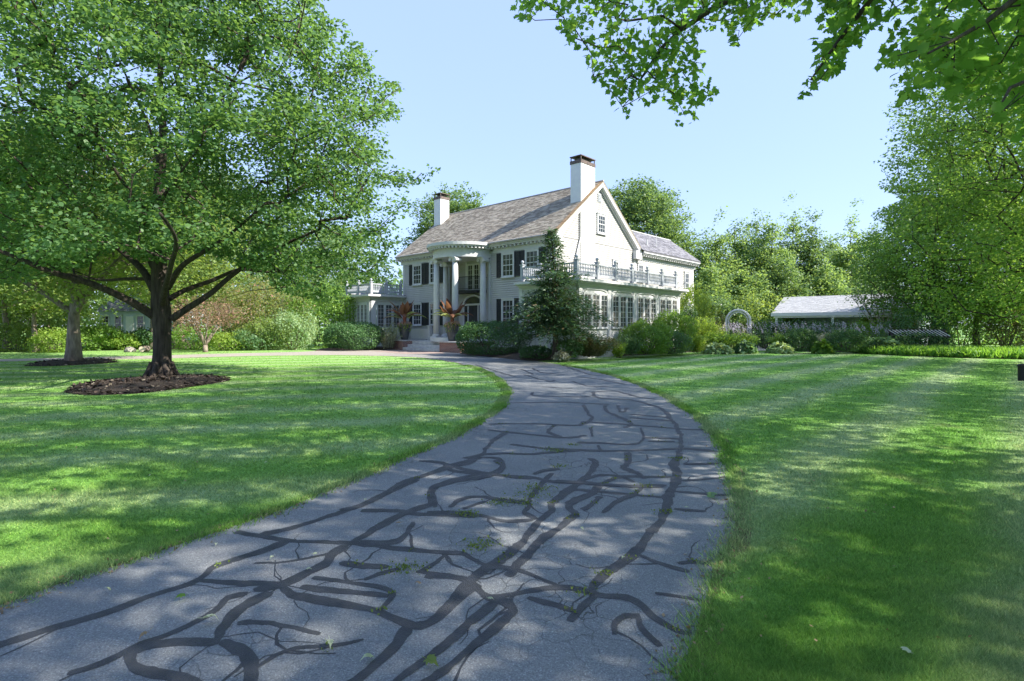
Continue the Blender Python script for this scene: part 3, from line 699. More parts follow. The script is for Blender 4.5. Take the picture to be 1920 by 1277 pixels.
for a, b in ((-15.2,-9.95),(-5.05,.3)): r = MB(); r.tube([(a,-.58,EV-.03),(b,-.58,EV-.03)],.065,8); r.build('gutter', GUTTER, roof)
r = MB()
def shx(mb, y0, y1, p0, p1, **k):
    tmp = MB(); shingles(tmp, y0, y1, p0, p1, **k); mb.add([(v[1], v[0], v[2]) for v in tmp.v], tmp.f)
def slx(mb, y0, y1, p0, p1):
    tmp = MB(); slab(tmp, y0, y1, p0, p1); mb.add([(v[1], v[0], v[2]) for v in tmp.v], [f[::-1] for f in tmp.f])
ty = lambda z: 9.4-(z-6.9)/slope
tmp = MB(); shingles(tmp, 6.2, 18.5, (.52,6.92), (-2.15,8.95), wid=.3)
for f in tmp.f:
    q = [tmp.v[i] for i in f]
    if min(v[0]-ty(v[2]) for v in q) > -.28: r.poly([(v[1],v[0],v[2]) for v in q])
r.add([(.52,ty(6.9)+.05,6.9),(-2.15,ty(8.93)+.05,8.93),(-2.15,18.5,8.93),(.52,18.5,6.9),(.52,ty(6.9)+.05,6.84),(-2.15,ty(8.93)+.05,8.87),(-2.15,18.5,8.87),(.52,18.5,6.84)],[(3,2,1,0),(4,5,6,7),(0,4,7,3),(2,6,7,3),(0,1,5,4)])
shx(r, 9.45, 18.5, (-4.8,6.92), (-2.15,8.95), course=.3, wid=.6); slx(r, 9.45, 18.5, (-4.8,6.9), (-2.15,8.93))
wr = r.build('slate_wing_roof', SLATE, house)
for y, r_, z in ((12.6,.025,8.55),(11.2,.05,8.0)): r = MB(); r.tube([(-.35,y,7.5),(-.35,y,z)],r_,6); r.build('vent_pipe', TRIM, wr)
r = MB(); r.tube([(-2.15,9.0,8.98),(-2.15,18.5,8.98)],.05,6); r.build('ridge_cap', TRIM, wr)
# chimneys
def chimney(x0,x1,y0,y1,zb,zt):
    c = MB(); c.box(x0,x1,y0,y1,zb,zt-.48); ch = c.build('chimney', WHITE, house)
    c = MB(); c.box(x0-.03,x1+.03,y0-.03,y1+.03,zt-.48,zt-.28)
    for xx in (x0,x1-.05):
        for yy in (y0,y1-.05): c.box(xx,xx+.05,yy,yy+.05,zt-.28,zt-.05)
    c.box(x0+.16,x1-.16,y0+.2,y1-.2,zt-.28,zt-.10)
    c.box(x0-.04,x1+.04,y0-.04,y1+.04,zt-.05,zt); c.build('chimney_cap', LEAD, ch)
chimney(-.74,.058,2.40,3.89,8.4,12.12); chimney(-15.02,-14.2,3.05,3.95,8.6,12.35)
c = MB(); c.box(-.05,.055,2.41,3.88,3.9,9.0); c.build('chimney_breast', WHITE, house)
c = MB(); c.tube([(.10,2.28,8.55),(.10,2.28,7.0),(.10,1.75,5.6),(.10,1.72,4.0)],.05,8); c.build('downspout', PIPE, house)

# windows
def window(pl, u0, u1, z0, z1, cols, rows, name='window', meet=True, glass=None, parent=house, casing=.10, sill=True, head=True, mats=None):
    pl = ((pl[0][0]+pl[2][0]*.032, pl[0][1]+pl[2][1]*.032), pl[1], pl[2]); f = MB(); c = casing
    f.pbox(pl,u0,u0+c,-.01,.06,z0,z1); f.pbox(pl,u1-c,u1,-.01,.06,z0,z1); f.pbox(pl,u0+c,u1-c,-.01,.06,z1-c,z1); f.pbox(pl,u0+c,u1-c,-.01,.055,z0,z0+.05)
    if sill: f.pbox(pl,u0-.04,u1+.04,-.01,.11,z0-.06,z0-.001)
    if head: f.pbox(pl,u0-.03,u1+.03,-.01,.10,z1+.001,z1+.05)
    a, b, lo, hi = u0+c, u1-c, z0+.05, z1-c; m = .022
    f.pbox(pl,a,a+.035,.02,.042,lo,hi); f.pbox(pl,b-.035,b,.02,.042,lo,hi); f.pbox(pl,a+.035,b-.035,.02,.042,lo,lo+.05); f.pbox(pl,a+.035,b-.035,.02,.042,hi-.04,hi)
    if meet: f.pbox(pl,a+.035,b-.035,.02,.048,(lo+hi)/2-.025,(lo+hi)/2+.025)
    for i in range(1, cols): u = a+(b-a)*i/cols; f.pbox(pl,u-m/2,u+m/2,.016,.036,lo,hi)
    for j in range(1, rows):
        if meet and j*2 == rows: continue
        z = lo+(hi-lo)*j/rows; f.pbox(pl,a+.036,b-.036,.016,.034,z-m/2,z+m/2)
    o = f.build(name, mats or TRIM, parent)
    g = MB(); g.pbox(pl,a,b,-.02,.022,lo,hi); g.build('pane', glass or GLASS, o); return o
def shutter(pl, u0, u1, z0, z1, parent=house):
    pl = ((pl[0][0]+pl[2][0]*.025, pl[0][1]+pl[2][1]*.025), pl[1], pl[2]); s = MB(); e = .05
    s.pbox(pl,u0,u0+e,.02,.065,z0,z1); s.pbox(pl,u1-e,u1,.02,.065,z0,z1)
    for za, zb in ((z0,z0+.09),((z0+z1)/2-.04,(z0+z1)/2+.04),(z1-.08,z1)): s.pbox(pl,u0+e,u1-e,.02,.062,za,zb)
    s.pbox(pl,u0+e,u1-e,.018,.03,z0+.05,z1-.05)
    z = z0+.1
    while z < z1-.1: s.pbox(pl,u0+e,u1-e,.031,.05,z,z+.03); z += .06
    s.build('shutter', BLACK, parent)
for uc in (-13.12,-11.12,-3.78,-1.78):
    for z0, z1 in ((4.70,6.24),(1.68,3.35)):
        window(FAC,uc-.55,uc+.55,z0,z1,3,4); shutter(FAC,uc-.98,uc-.57,z0,z1); shutter(FAC,uc+.57,uc+.98,z0,z1)
window(GAB,4.15,5.12,7.55,8.80,3,4)
window(GAB,5.95,6.7,4.7,6.0,3,4); window(GAB,9.2,10.0,4.8,6.05,3,4); window(GAB,16.5,17.35,4.3,5.98,2,4)
v = MB(); v.pbox(GAB,4.25,4.62,-.01,.058,9.55,10.1)
for i in range(5): v.pbox(GAB,4.29,4.58,.058,.078,9.6+i*.09,9.65+i*.09)
v.build('attic_louvre', GREYRAIL, house)

# portico
PX, PY = -7.5, -.38
def arc(rad, n=28):
    path = [(PX+rad, .02)]; nr = [(1,0)]
    for i in range(n+1):
        a = math.pi*i/n; path.append((PX+rad*math.cos(a), PY-rad*math.sin(a))); nr.append((math.cos(a), -math.sin(a)))
    path.append((PX-rad, .02)); nr.append((-1,0)); return path, nr
e = MB(); pth, nr = arc(1.92)
def ringprof(o0,o1,z0,z1): return [(o0,z0),(o1,z0),(o1,z1),(o0,z1)]
e.sweep(pth, nr, ringprof(-.18,.18,6.02,6.20)); e.sweep(pth, nr, ringprof(-.16,.155,6.201,6.54)); 
for i in range(3): e.sweep(pth, nr, ringprof(.156,.168,6.21+i*.11,6.30+i*.11))
e.sweep(pth, nr, ringprof(-.16,.22,6.541,6.66)); e.sweep(pth, nr, ringprof(-.16,.50,6.661,6.74)); e.sweep(pth, nr, ringprof(.40,.58,6.741,6.93))
for (x, y), (nx, ny) in zip(*arc(1.92, 30)):
    for dq in (0,):
        tx, ty = -ny, nx
        def q(o, s, z): return (x+nx*o+tx*s, y+ny*o+ty*s, z)
        e.add([q(.221,-.06,6.555),q(.46,-.06,6.555),q(.46,.06,6.555),q(.221,.06,6.555),q(.221,-.06,6.659),q(.46,-.06,6.659),q(.46,.06,6.659),q(.221,.06,6.659)],
              [(0,1,2,3),(7,6,5,4),(0,4,5,1),(1,5,6,2),(2,6,7,3),(3,7,4,0)])
ent = e.build('portico_entablature', TRIM, house)
e = MB(); pc, _ = arc(2.44, 28); e.add([(x,y,6.94) for x,y in pc]+[(PX,.02,7.12)], [(i,i+1,len(pc)) for i in range(len(pc)-1)]); e.build('portico_roof', GUTTER, ent)
e = MB(); pc, _ = arc(1.76, 28); e.poly([(x, y if y < 0 else .38, 6.03) for x, y in pc]); e.build('portico_ceiling', TRIM, ent)
for a in (4, 60, 122, 176):
    x, y = PX+1.86*math.cos(R(a)), PY-1.86*math.sin(R(a))
    if a in (4, 176): y = PY-.05
    c = MB(); c.lathe([(.215,1.08),(.212,2.6),(.20,4.2),(.178,5.72)], (x,y,0), 24); co = c.build('column', TRIM, house, True)
    c = MB(); c.box(x-.30,x+.30,y-.30,y+.30,.881,.95); c.lathe([(.29,.951),(.30,.98),(.285,1.01),(.245,1.03),(.26,1.05),(.24,1.09)], (x,y,0), 20); c.build('base', TRIM, co)
    c = MB(); c.lathe([(.185,5.70),(.20,5.73),(.185,5.76),(.21,5.86),(.24,5.90)], (x,y,0), 20); c.box(x-.27,x+.27,y-.27,y+.27,5.955,6.02); c.box(x-.23,x+.23,y-.22,y+.22,5.88,5.954)
    for sx in (-1,1):
        c.tube([(x+sx*.25,y-.25,5.85),(x+sx*.25,y+.25,5.85)], [.115,.105], 14)
        c.tube([(x+sx*.25,y-.265,5.85),(x+sx*.25,y-.25,5.85)], .05, 10)
    c.build('capital', TRIM, co)
p = MB(); pc, _ = arc(2.28, 28); n = len(pc)
p.add([(x,y,.88) for x,y in pc]+[(x,y,.62) for x,y in pc], [tuple(range(n))]+[(i,i+1,n+i+1,n+i) for i in range(n-1)]); p.build('porch_floor', WHITE, house)
# door, sidelights, fanlight, french windows, balcony
d = MB(); DX = -7.35
d.pbox(REC,DX-.47,DX+.47,.02,.05,.90,3.02)
for za, zb in ((1.0,1.7),(1.8,2.3),(2.4,2.92)):
    for s in (-1,1): d.pbox(REC,DX+s*.22-.16,DX+s*.22+.16,.05,.062,za,zb)
do = d.build('front_door', BLACK, house)
d = MB(); d.lathe([(.03,0),(.045,.03),(.03,.06)], (0,0,0), 10)
dk = d.build('handle', M('brass', (.5,.36,.12), None, rough=.3, metal=1), do); dk.location = (DX+.38,.33,1.9); dk.rotation_euler = (R(90),0,0)
d = MB()
for u in (-.98,-.53,.47,.92): d.pbox(REC,DX+u,DX+u+.07,.01,.11,.90,3.02)
d.pbox(REC,DX-1.05,DX+1.05,.01,.13,3.021,3.14)
pts = [(DX+1.02*math.cos(R(a)), 3.141+.62*math.sin(R(a))) for a in range(0,181,10)]; pin = [(DX+.86*math.cos(R(a)), 3.141+.49*math.sin(R(a))) for a in range(0,181,10)]
for i in range(len(pts)-1):
    q = [pts[i],pts[i+1],pin[i+1],pin[i]]
    d.add([(u,.25,z) for u,z in q]+[(u,.37,z) for u,z in q], [(0,1,2,3),(0,4,5,1),(2,6,7,3),(1,5,6,2),(3,7,4,0)])
fr_ = d.build('door_surround', TRIM, house)
d = MB(); d.poly([(DX+.86*math.cos(R(a)), .35, 3.141+.49*math.sin(R(a))) for a in range(0,181,10)]); d.build('fanlight', GLASS, fr_)
for u in (-.91,.54):
    d = MB(); d.pbox(REC,DX+u,DX+u+.38,.0,.025,1.3,3.02); d.build('sidelight', GLASS, fr_)
    d = MB(); d.pbox(REC,DX+u,DX+u+.38,.0,.03,.9,1.299); d.build('sidelight_panel', TRIM, fr_)
for s in (-1,1): window(REC, -7.35+min(0,s*.62)+(.005 if s>0 else 0), -7.35+max(0,s*.62), 4.02, 5.86, 2, 5, 'french_window', False, casing=.075, sill=False, head=False)
for u in (-8.15,-6.73): d = MB(); d.pbox(REC,u,u+.18,.005,.07,4.0,5.98); d.build('window_pilaster', TRIM, house)
b = MB(); bp = [(-8.85,.38)]+[(-7.5+1.35*math.cos(R(a)), -.1-.75*math.sin(R(a))) for a in range(180,-1,-12)]+[(-6.15,.38)]; n = len(bp)
b.add([(x,y,3.98) for x,y in bp]+[(x,y,3.82) for x,y in bp], [tuple(range(n)), tuple(range(2*n-1,n-1,-1))]+[(i,n+i,n+i+1,i+1) for i in range(n-1)])
bal = b.build('balcony', IRON, house)
b = MB(); b.tube([(x,y,4.86) for x,y in bp], .02, 6); b.tube([(x,y,4.08) for x,y in bp], .014, 6)
for i in range(n-1):
    for k in range(3): q = np.array(bp[i])*(1-k/3)+np.array(bp[i+1])*k/3; b.tube([(q[0],q[1],3.98),(q[0],q[1],4.86)], .0085, 4)
b.build('iron_railing', IRON, bal)

# landing, steps, newel
l = MB(); l.box(-11.9,-10.72,-3.05,-1.9,-.05,.60); l.box(-6.83,-4.9,-3.05,-1.9,-.05,.60); l.box(-11.9,-4.9,-1.9,-.02,-.05,.60); ld = l.build('brick_landing', BRICK, house)
l = MB(); l.box(-11.96,-10.70,-3.11,-1.93,.601,.68); l.box(-6.85,-4.84,-3.11,-1.93,.601,.68); l.box(-11.96,-4.84,-1.929,-.03,.601,.665); l.build('stone_coping', COPING, ld)
for i in range(3):
    l = MB(); l.box(-10.715,-6.835,-3.05+i*.38+ (-.02 if i==0 else 0),-1.905,.015 if i==0 else i*.2+.003,(i+1)*.2-.002); l.build('step', STONE, house)
l = MB(); l.box(-10.35,-10.12,-1.25,-1.02,.666,1.62); l.box(-10.39,-10.08,-1.29,-.98,1.62,1.68); l.box(-12.4,-10.351,-1.18,-1.09,.72,1.42); l.build('porch_newel', TRIM, house)

# sunroom wings
def sunroom(side, fx0, fx1, y0, y1, fp, sp, sbays, fbays, posts_s, posts_f, rail_back):
    wl = MB()
    H0, H1 = .85, 3.62
    # corner and bay pilasters with panelled base and frieze
    us = sorted([y0, y1]+[u for b in sbays for u in b]); uf = sorted([fx0, fx1]+[u for b in fbays for u in b])
    for pl, uu in ((sp, us), (fp, uf)):
        for i in range(0, len(uu)-1, 2):
            wl.pbox(pl, uu[i]+(.001 if i else 0), uu[i+1], -.14, .0, H0, H1)
            if uu[i+1]-uu[i] > .12: wl.pbox(pl, uu[i]+.06, uu[i+1]-.06, .0, .05, H0, H1-.1)
        for i in range(1, len(uu)-1, 2):
            wl.pbox(pl, uu[i], uu[i+1], -.14, -.01, H0, 1.46); wl.pbox(pl, uu[i], uu[i+1], -.14, -.01, 3.30, H1)
            for k in range(3):
                a = uu[i]+(uu[i+1]-uu[i])*k/3; b = uu[i]+(uu[i+1]-uu[i])*(k+1)/3; wl.pbox(pl, a+.05, b-.05, -.011, .008, H0+.12, 1.36)
            # flattened arch moulding over the bay
            a, b = uu[i], uu[i+1]; am = [((a+b)/2-(b-a)/2*1.02*math.copysign(abs(math.cos(R(t)))**.45, math.cos(R(t))), 3.08+.40*abs(math.sin(R(t)))**.6) for t in range(0,181,9)]
            O,U,N = pl
            pth3 = [(O[0]+U[0]*u+N[0]*.035, O[1]+U[1]*u+N[1]*.035, z) for u, z in am]; wl.tube(pth3, .028, 5)
    wo = wl.build('sunroom_wall', TRIM, house)
    for pl, bays in ((sp, sbays), (fp, fbays)):
        for a, b in bays:
            for k in range(3):
                window(pl, a+(b-a)*k/3+.003, a+(b-a)*(k+1)/3-.003, 1.47, 3.29, 2, 6, 'casement_window', False, GLASS2, wo, .065, False, False)
    c = MB()
    x0, x1 = (fx0-.02, fx1) if side > 0 else (fx0, fx1+.02)
    sx = 1 if side > 0 else -1
    def deck(o, z0, z1):
        a0, a1 = fx0-(o if side < 0 else .0), fx1+(o if side > 0 else 0)
        if side < 0: a1 += o
        c.box(a0, a1, y0-o, y1+o, z0, z1)
    deck(.06, 3.62, 3.74); deck(.30, 3.741, 3.80); deck(.42, 3.801, 3.92)
    co = c.build('sunroom_cornice', TRIM, house)
    c = MB(); a0, a1 = fx0-(.40 if side < 0 else 0), fx1+.40*(1 if side > 0 else 1)
    c.box(a0, a1, y0-.38, y1+.38, 3.921, 3.95); c.build('deck_roof', GUTTER, co)
    # balustrade
    def post(x, y):
        m = MB(); m.box(x-.085,x+.085,y-.085,y+.085,3.951,4.86); m.box(x-.12,x+.12,y-.12,y+.12,4.861,4.91); o = m.build('railing_post', GREYRAIL, house)
        m = MB(); m.lathe([(.03,4.911),(.05,4.93),(.035,4.96),(.075,5.0),(.09,5.05),(.075,5.10),(.02,5.135)], (x,y,0), 12); m.build('ball_finial', GREYRAIL, o, True)
    def panel(p, q):
        p = np.array(p); q = np.array(q); L = np.linalg.norm(q-p); u = (q-p)/L; pl = ((p[0],p[1]),(u[0],u[1]),(-u[1],u[0])); m = MB()
        m.pbox(pl,.087,L-.087,-.05,.05,4.70,4.77); m.pbox(pl,.087,L-.087,-.045,.045,4.12,4.26)
        k = max(3, int(L/.158))
        for i in range(k):
            c_ = .087+(L-.174)*(i+.5)/k; x = p[0]+u[0]*c_; y = p[1]+u[1]*c_
            m.lathe([(.038,4.26),(.046,4.34),(.026,4.42),(.045,4.52),(.026,4.62),(.038,4.70)], (x,y,0), 6)
        m.build('balustrade', GREYRAIL, house)
    for pts in (posts_s, posts_f, rail_back):
        for p in pts: 
            if tuple(p) not in sunroom.done: post(*p); sunroom.done.add(tuple(p))
        for p, q in zip(pts[:-1], pts[1:]): panel(p, q)
sunroom.done = set()
PXs = 3.72; pys = [-3.02,-1.28,.44,2.16,3.9,5.66,7.5]
sunroom(1, .0, 3.87, -3.17, 7.74, SRF, SRS, [(-2.78,-.58),(-.2,2.0),(2.38,4.6),(5.0,7.3)], [(.35,1.85),(2.15,3.6)],
        [(PXs,y) for y in pys], [(.12,-3.02),(1.92,-3.02),(PXs,-3.02)], [(.12,-3.02),(.12,-1.5),(.12,-.12)])
q = MB(); q.box(-15.0+.06,-14.94+.02,.02,.03,3.7,3.9)
sunroom(-1, -18.7, -14.94, -2.9, 6.9, LWF, ((-14.94,0),(0,1),(1,0)), [(-2.4,-.35)], [(-18.4,-16.95),(-16.7,-15.25)],
        [(-15.09,-2.75),(-15.09,-1.45),(-15.09,-.14)], [(-18.55,-2.75),(-16.8,-2.75),(-15.09,-2.75)], [(-18.55,-2.75),(-18.55,.2),(-18.55,3.2),(-18.55,6.7)])
# wall lantern at the rear of the wing
b = MB(); b.pbox(GAB,12.55,12.75,.02,.08,5.2,5.5); b.pbox(GAB,12.5,12.8,.16,.42,4.98,5.42); b.pbox(GAB,12.62,12.68,.08,.16,5.42,5.46); b.build('wall_lantern', IRON, house)

# planters with red banana plants on the piers
def planter(loc, label, seed, rz):
    rg = np.random.default_rng(seed); t = empty('potted_banana_plant', loc, label, 'planter', 'planters flanking the front steps', rz)
    m = MB(); m.lathe([(.20,0),(.22,.05),(.30,.5),(.335,.86),(.35,.90),(.32,.90),(.30,.80)], (0,0,0), 24); m.build('pot', POT, t, True)
    m = MB(); m.lathe([(.305,.80),(.15,.84)], (0,0,0), 16); m.build('soil', SOIL, t)
    m = MB()
    for k in range(4): a = k*1.6; m.tube([(.06*math.cos(a),.06*math.sin(a),.8),(.05*math.cos(a),.05*math.sin(a),1.15),(.10*math.cos(a),.10*math.sin(a),1.45)], [.05,.045,.03], 7)
    m.build('stalk', STALK, t, True)
    N = 19
    for i in range(N):
        up = i < 8; a = i*2.4+rg.uniform(-.3,.3); L = rg.uniform(1.1,1.45) if up else rg.uniform(1.1,1.5); el = R(rg.uniform(50,84)) if up else R(rg.uniform(28,55)); W = rg.uniform(.15,.21)
        d = np.array([math.cos(a), math.sin(a), 0]); s = np.array([-math.sin(a), math.cos(a), 0]); p = np.array([0,0,1.1+rg.uniform(0,.25)])+d*.05; K = 9; vs = []; fs = []
        for k in range(K):
            f = k/(K-1); e_ = el - (f**1.6)*(.5 if up else 1.3); 
            if k: p = p+(d*math.cos(e_)+np.array([0,0,math.sin(e_)]))*L/(K-1)
            wv = .012 if f < .2 else W*math.sin(math.pi*min(1,(f-.2)/.8)**.75)+.004; upv = np.cross(d*math.cos(e_)+np.array([0,0,math.sin(e_)]), s)
            vs += [p-s*wv-upv*wv*.35, p, p+s*wv-upv*wv*.35]
        for k in range(K-1): b0 = 3*k; fs += [(b0,b0+1,b0+4,b0+3),(b0+1,b0+2,b0+5,b0+4)]
        m = MB(); m.add(vs, fs); m.build('leaf', BANANA if ((up and i != 3) or i % 3 == 0) else BANANAG, t, True)
    n = 420; q = rg.normal(0,1,(n,3)); q = unit(q)*np.array([.40,.40,.16]); q[:,2] = .92+q[:,2]*np.where(q[:,2]<0,1.8,1)
    link('flowers', poly_mesh('flowers', leaf_verts(q, rg.normal(0,1,(n,3)), rg.normal(0,.6,(n,3))+np.array([0,0,1]), .07*rg.uniform(.5,1.3,n), LEAF4), 4), t, PINK)
    n = 380; q = rg.normal(0,1,(n,3)); q = unit(q)*np.array([.42,.42,.22]); q[:,2] = .84+q[:,2]*np.where(q[:,2]<0,2.2,.6)
    link('trailing_foliage', poly_mesh('trailing_foliage', leaf_verts(q, rg.normal(0,1,(n,3)), rg.normal(0,.6,(n,3))+np.array([0,0,1]), .08*rg.uniform(.5,1.3,n), LEAF4), 4), t, L_LIME)
    t.scale = (1.16,1.16,1.16); return t
planter(hw(-11.28,-2.5,.682), 'dark tapered pot of red banana leaves and pink flowers on the left brick pier', 3, .4)
planter(hw(-6.25,-2.5,.682), 'dark tapered pot of spreading red banana leaves on the right brick pier by the hedge', 8, 2.1)
# ------------------------------------------------------------------ trees
def tree_grow(trunk, targets, rg, bend=.12):
    """connect crown points to the trunk/limb nodes: nearest node that lies nearer to the root; returns nodes, parents"""
    nodes = [np.asarray(p, float) for p, _ in trunk]; par = [q for _, q in trunk]
    plen = [0.0]*len(nodes)
    for i in range(len(nodes)):
        if par[i] >= 0: plen[i] = plen[par[i]]+np.linalg.norm(nodes[i]-nodes[par[i]])
    root = nodes[0]; core = nodes[len(nodes)//2]
    d0 = np.min(np.linalg.norm(targets[:,None,:]-np.array(nodes)[None,:,:], axis=2), axis=1)
    order = np.argsort(d0); cap = len(nodes)+3*len(targets); A = np.zeros((cap,3)); PL = np.zeros(cap); n = len(nodes)
    A[:n] = nodes; PL[:n] = plen; tips = []
    for t in order:
        p = targets[t]; dv = A[:n]-p; dd = np.sqrt((dv**2).sum(1)); cost = dd*(1+.35*np.clip(A[:n,2]-p[2],0,9)/np.maximum(dd,.1)) + .12*PL[:n]
        j = int(np.argmin(cost)); L = dd[j]; k = int(min(3, max(1, L/.7))); pj = j; base = A[j].copy()
        for s in range(1, k+1):
            f = s/k; q = base*(1-f)+p*f + (rg.normal(0,bend*.35,3)*L*.3 if s < k else 0) + np.array([0,0,.18*L*f*(1-f)])
            A[n] = q; PL[n] = PL[pj]+np.linalg.norm(q-A[pj]); par.append(pj); pj = n; n += 1
        tips.append(pj)
    return A[:n], np.array(par), np.array(tips), order
def tree_wood(mb, A, par, tips, fixed, rtip=.008, rmin=.009, sides=5, pw=2.35, maxr=.16):
    n = len(A); acc = np.zeros(n)
    acc[tips] += rtip**pw
    for i in range(n-1, -1, -1):
        if par[i] >= 0: acc[par[i]] += acc[i]
    r = np.minimum(acc**(1/pw), maxr)
    for i in range(fixed, n):
        if r[i] < rmin: continue
        j = par[i]; ra = min(r[j] if j >= fixed else r[i]*1.15, r[i]*1.25)
        mb.tube([A[j], A[i]], [ra, r[i]], sides, cap=False)
    return r
def sprays(A, par, tips, order, targets, rg, per, sig, sz, size, shape, out=None, keep=None, upn=.8, droop=.25, core=None):
    n = len(tips); d = A[tips]-A[par[tips]]; d[:,2] *= .4; d = unit(d)
    P = np.repeat(A[tips], per, 0); D = np.repeat(d, per, 0); m = len(P)
    P = P + D*np.clip(rg.normal(-.25, .9, (m,1)),-1.7,1.2)*sig*1.25 + np.clip(rg.normal(0,1,(m,3)),-1.7,1.7)*np.array([sig,sig,sz])*.8
    if keep is not None:
        k = keep(P); P = P[k]; D = D[k]; m = len(P)
    A_ = unit(D*.6+rg.normal(0,.8,(m,3))*np.array([1,1,.5])); A_[:,2] -= droop
    N_ = rg.normal(0,.55,(m,3)); N_[:,2] += upn
    return leaf_verts(P, A_, N_, size*np.clip(rg.normal(1,.22,m),.45,1.6), shape)
def blob(rg, n, c, rad, shell=.35, lump=.16, zmin=None, keep=None):
    out = []; ph = rg.uniform(0,6.28,6)
    while sum(len(o) for o in out) < n:
        u = unit(rg.normal(0,1,(n*2,3))); r = (shell**3+(1-shell**3)*rg.random(n*2))**(1/3)
        l = 1+lump*(np.sin(3*np.arctan2(u[:,1],u[:,0])+ph[0])*np.cos(2.5*u[:,2]*2+ph[1])+.7*np.sin(5*np.arctan2(u[:,1],u[:,0])+ph[2]+4*u[:,2])+.6*np.sin(9*u[:,0]+ph[3])*np.sin(8*u[:,2]+ph[4]))
        p = np.asarray(c)+u*(r*l)[:,None]*np.asarray(rad)
        if zmin is not None: p = p[p[:,2] > zmin]
        if keep is not None: p = p[keep(p)]
        out.append(p)
        if len(out) > 60: break
    return np.concatenate(out)[:n]
def gaps(P, rg_seed, thr=-.35, f=1.0):
    """leave irregular holes through a crown"""
    s = rg_seed
    v = np.sin(P[:,0]*1.9*f+s)+np.sin(P[:,1]*1.7*f+2*s)+np.sin(P[:,2]*2.1*f+3*s)+.7*np.sin((P[:,0]+P[:,2])*3.1*f+s)
    return v > thr*2
def flare(base, top, r0, r1, n=10, lean=(0,0)):
    pts = []; rad = []
    for i in range(n):
        f = i/(n-1); z = base[2]+(top[2]-base[2])*f
        pts.append((base[0]+(top[0]-base[0])*f+lean[0]*math.sin(f*3), base[1]+(top[1]-base[1])*f, z)); rad.append(r1+(r0-r1)*math.exp(-f*9))
    return pts, rad
def limb_nodes(trunk, start, pts):
    """add a polyline of nodes to the trunk list hanging from node index start"""
    p = start
    for q in pts: trunk.append((np.asarray(q,float), p)); p = len(trunk)-1
def barktube(mb, pts, rad, sides=16, rough=.05, rg=rng):
    b0 = len(mb.v); mb.tube(pts, rad, sides)
    P = len(pts)
    for i in range(P):
        c = np.array(pts[i])
        for k in range(sides):
            v = np.array(mb.v[b0+i*sides+k]); f = 1+rough*(math.sin(k*2.4)+.6*math.sin(k*3.9+i*.35))+rg.normal(0,rough*.3)
            mb.v[b0+i*sides+k] = tuple(c+(v-c)*f)

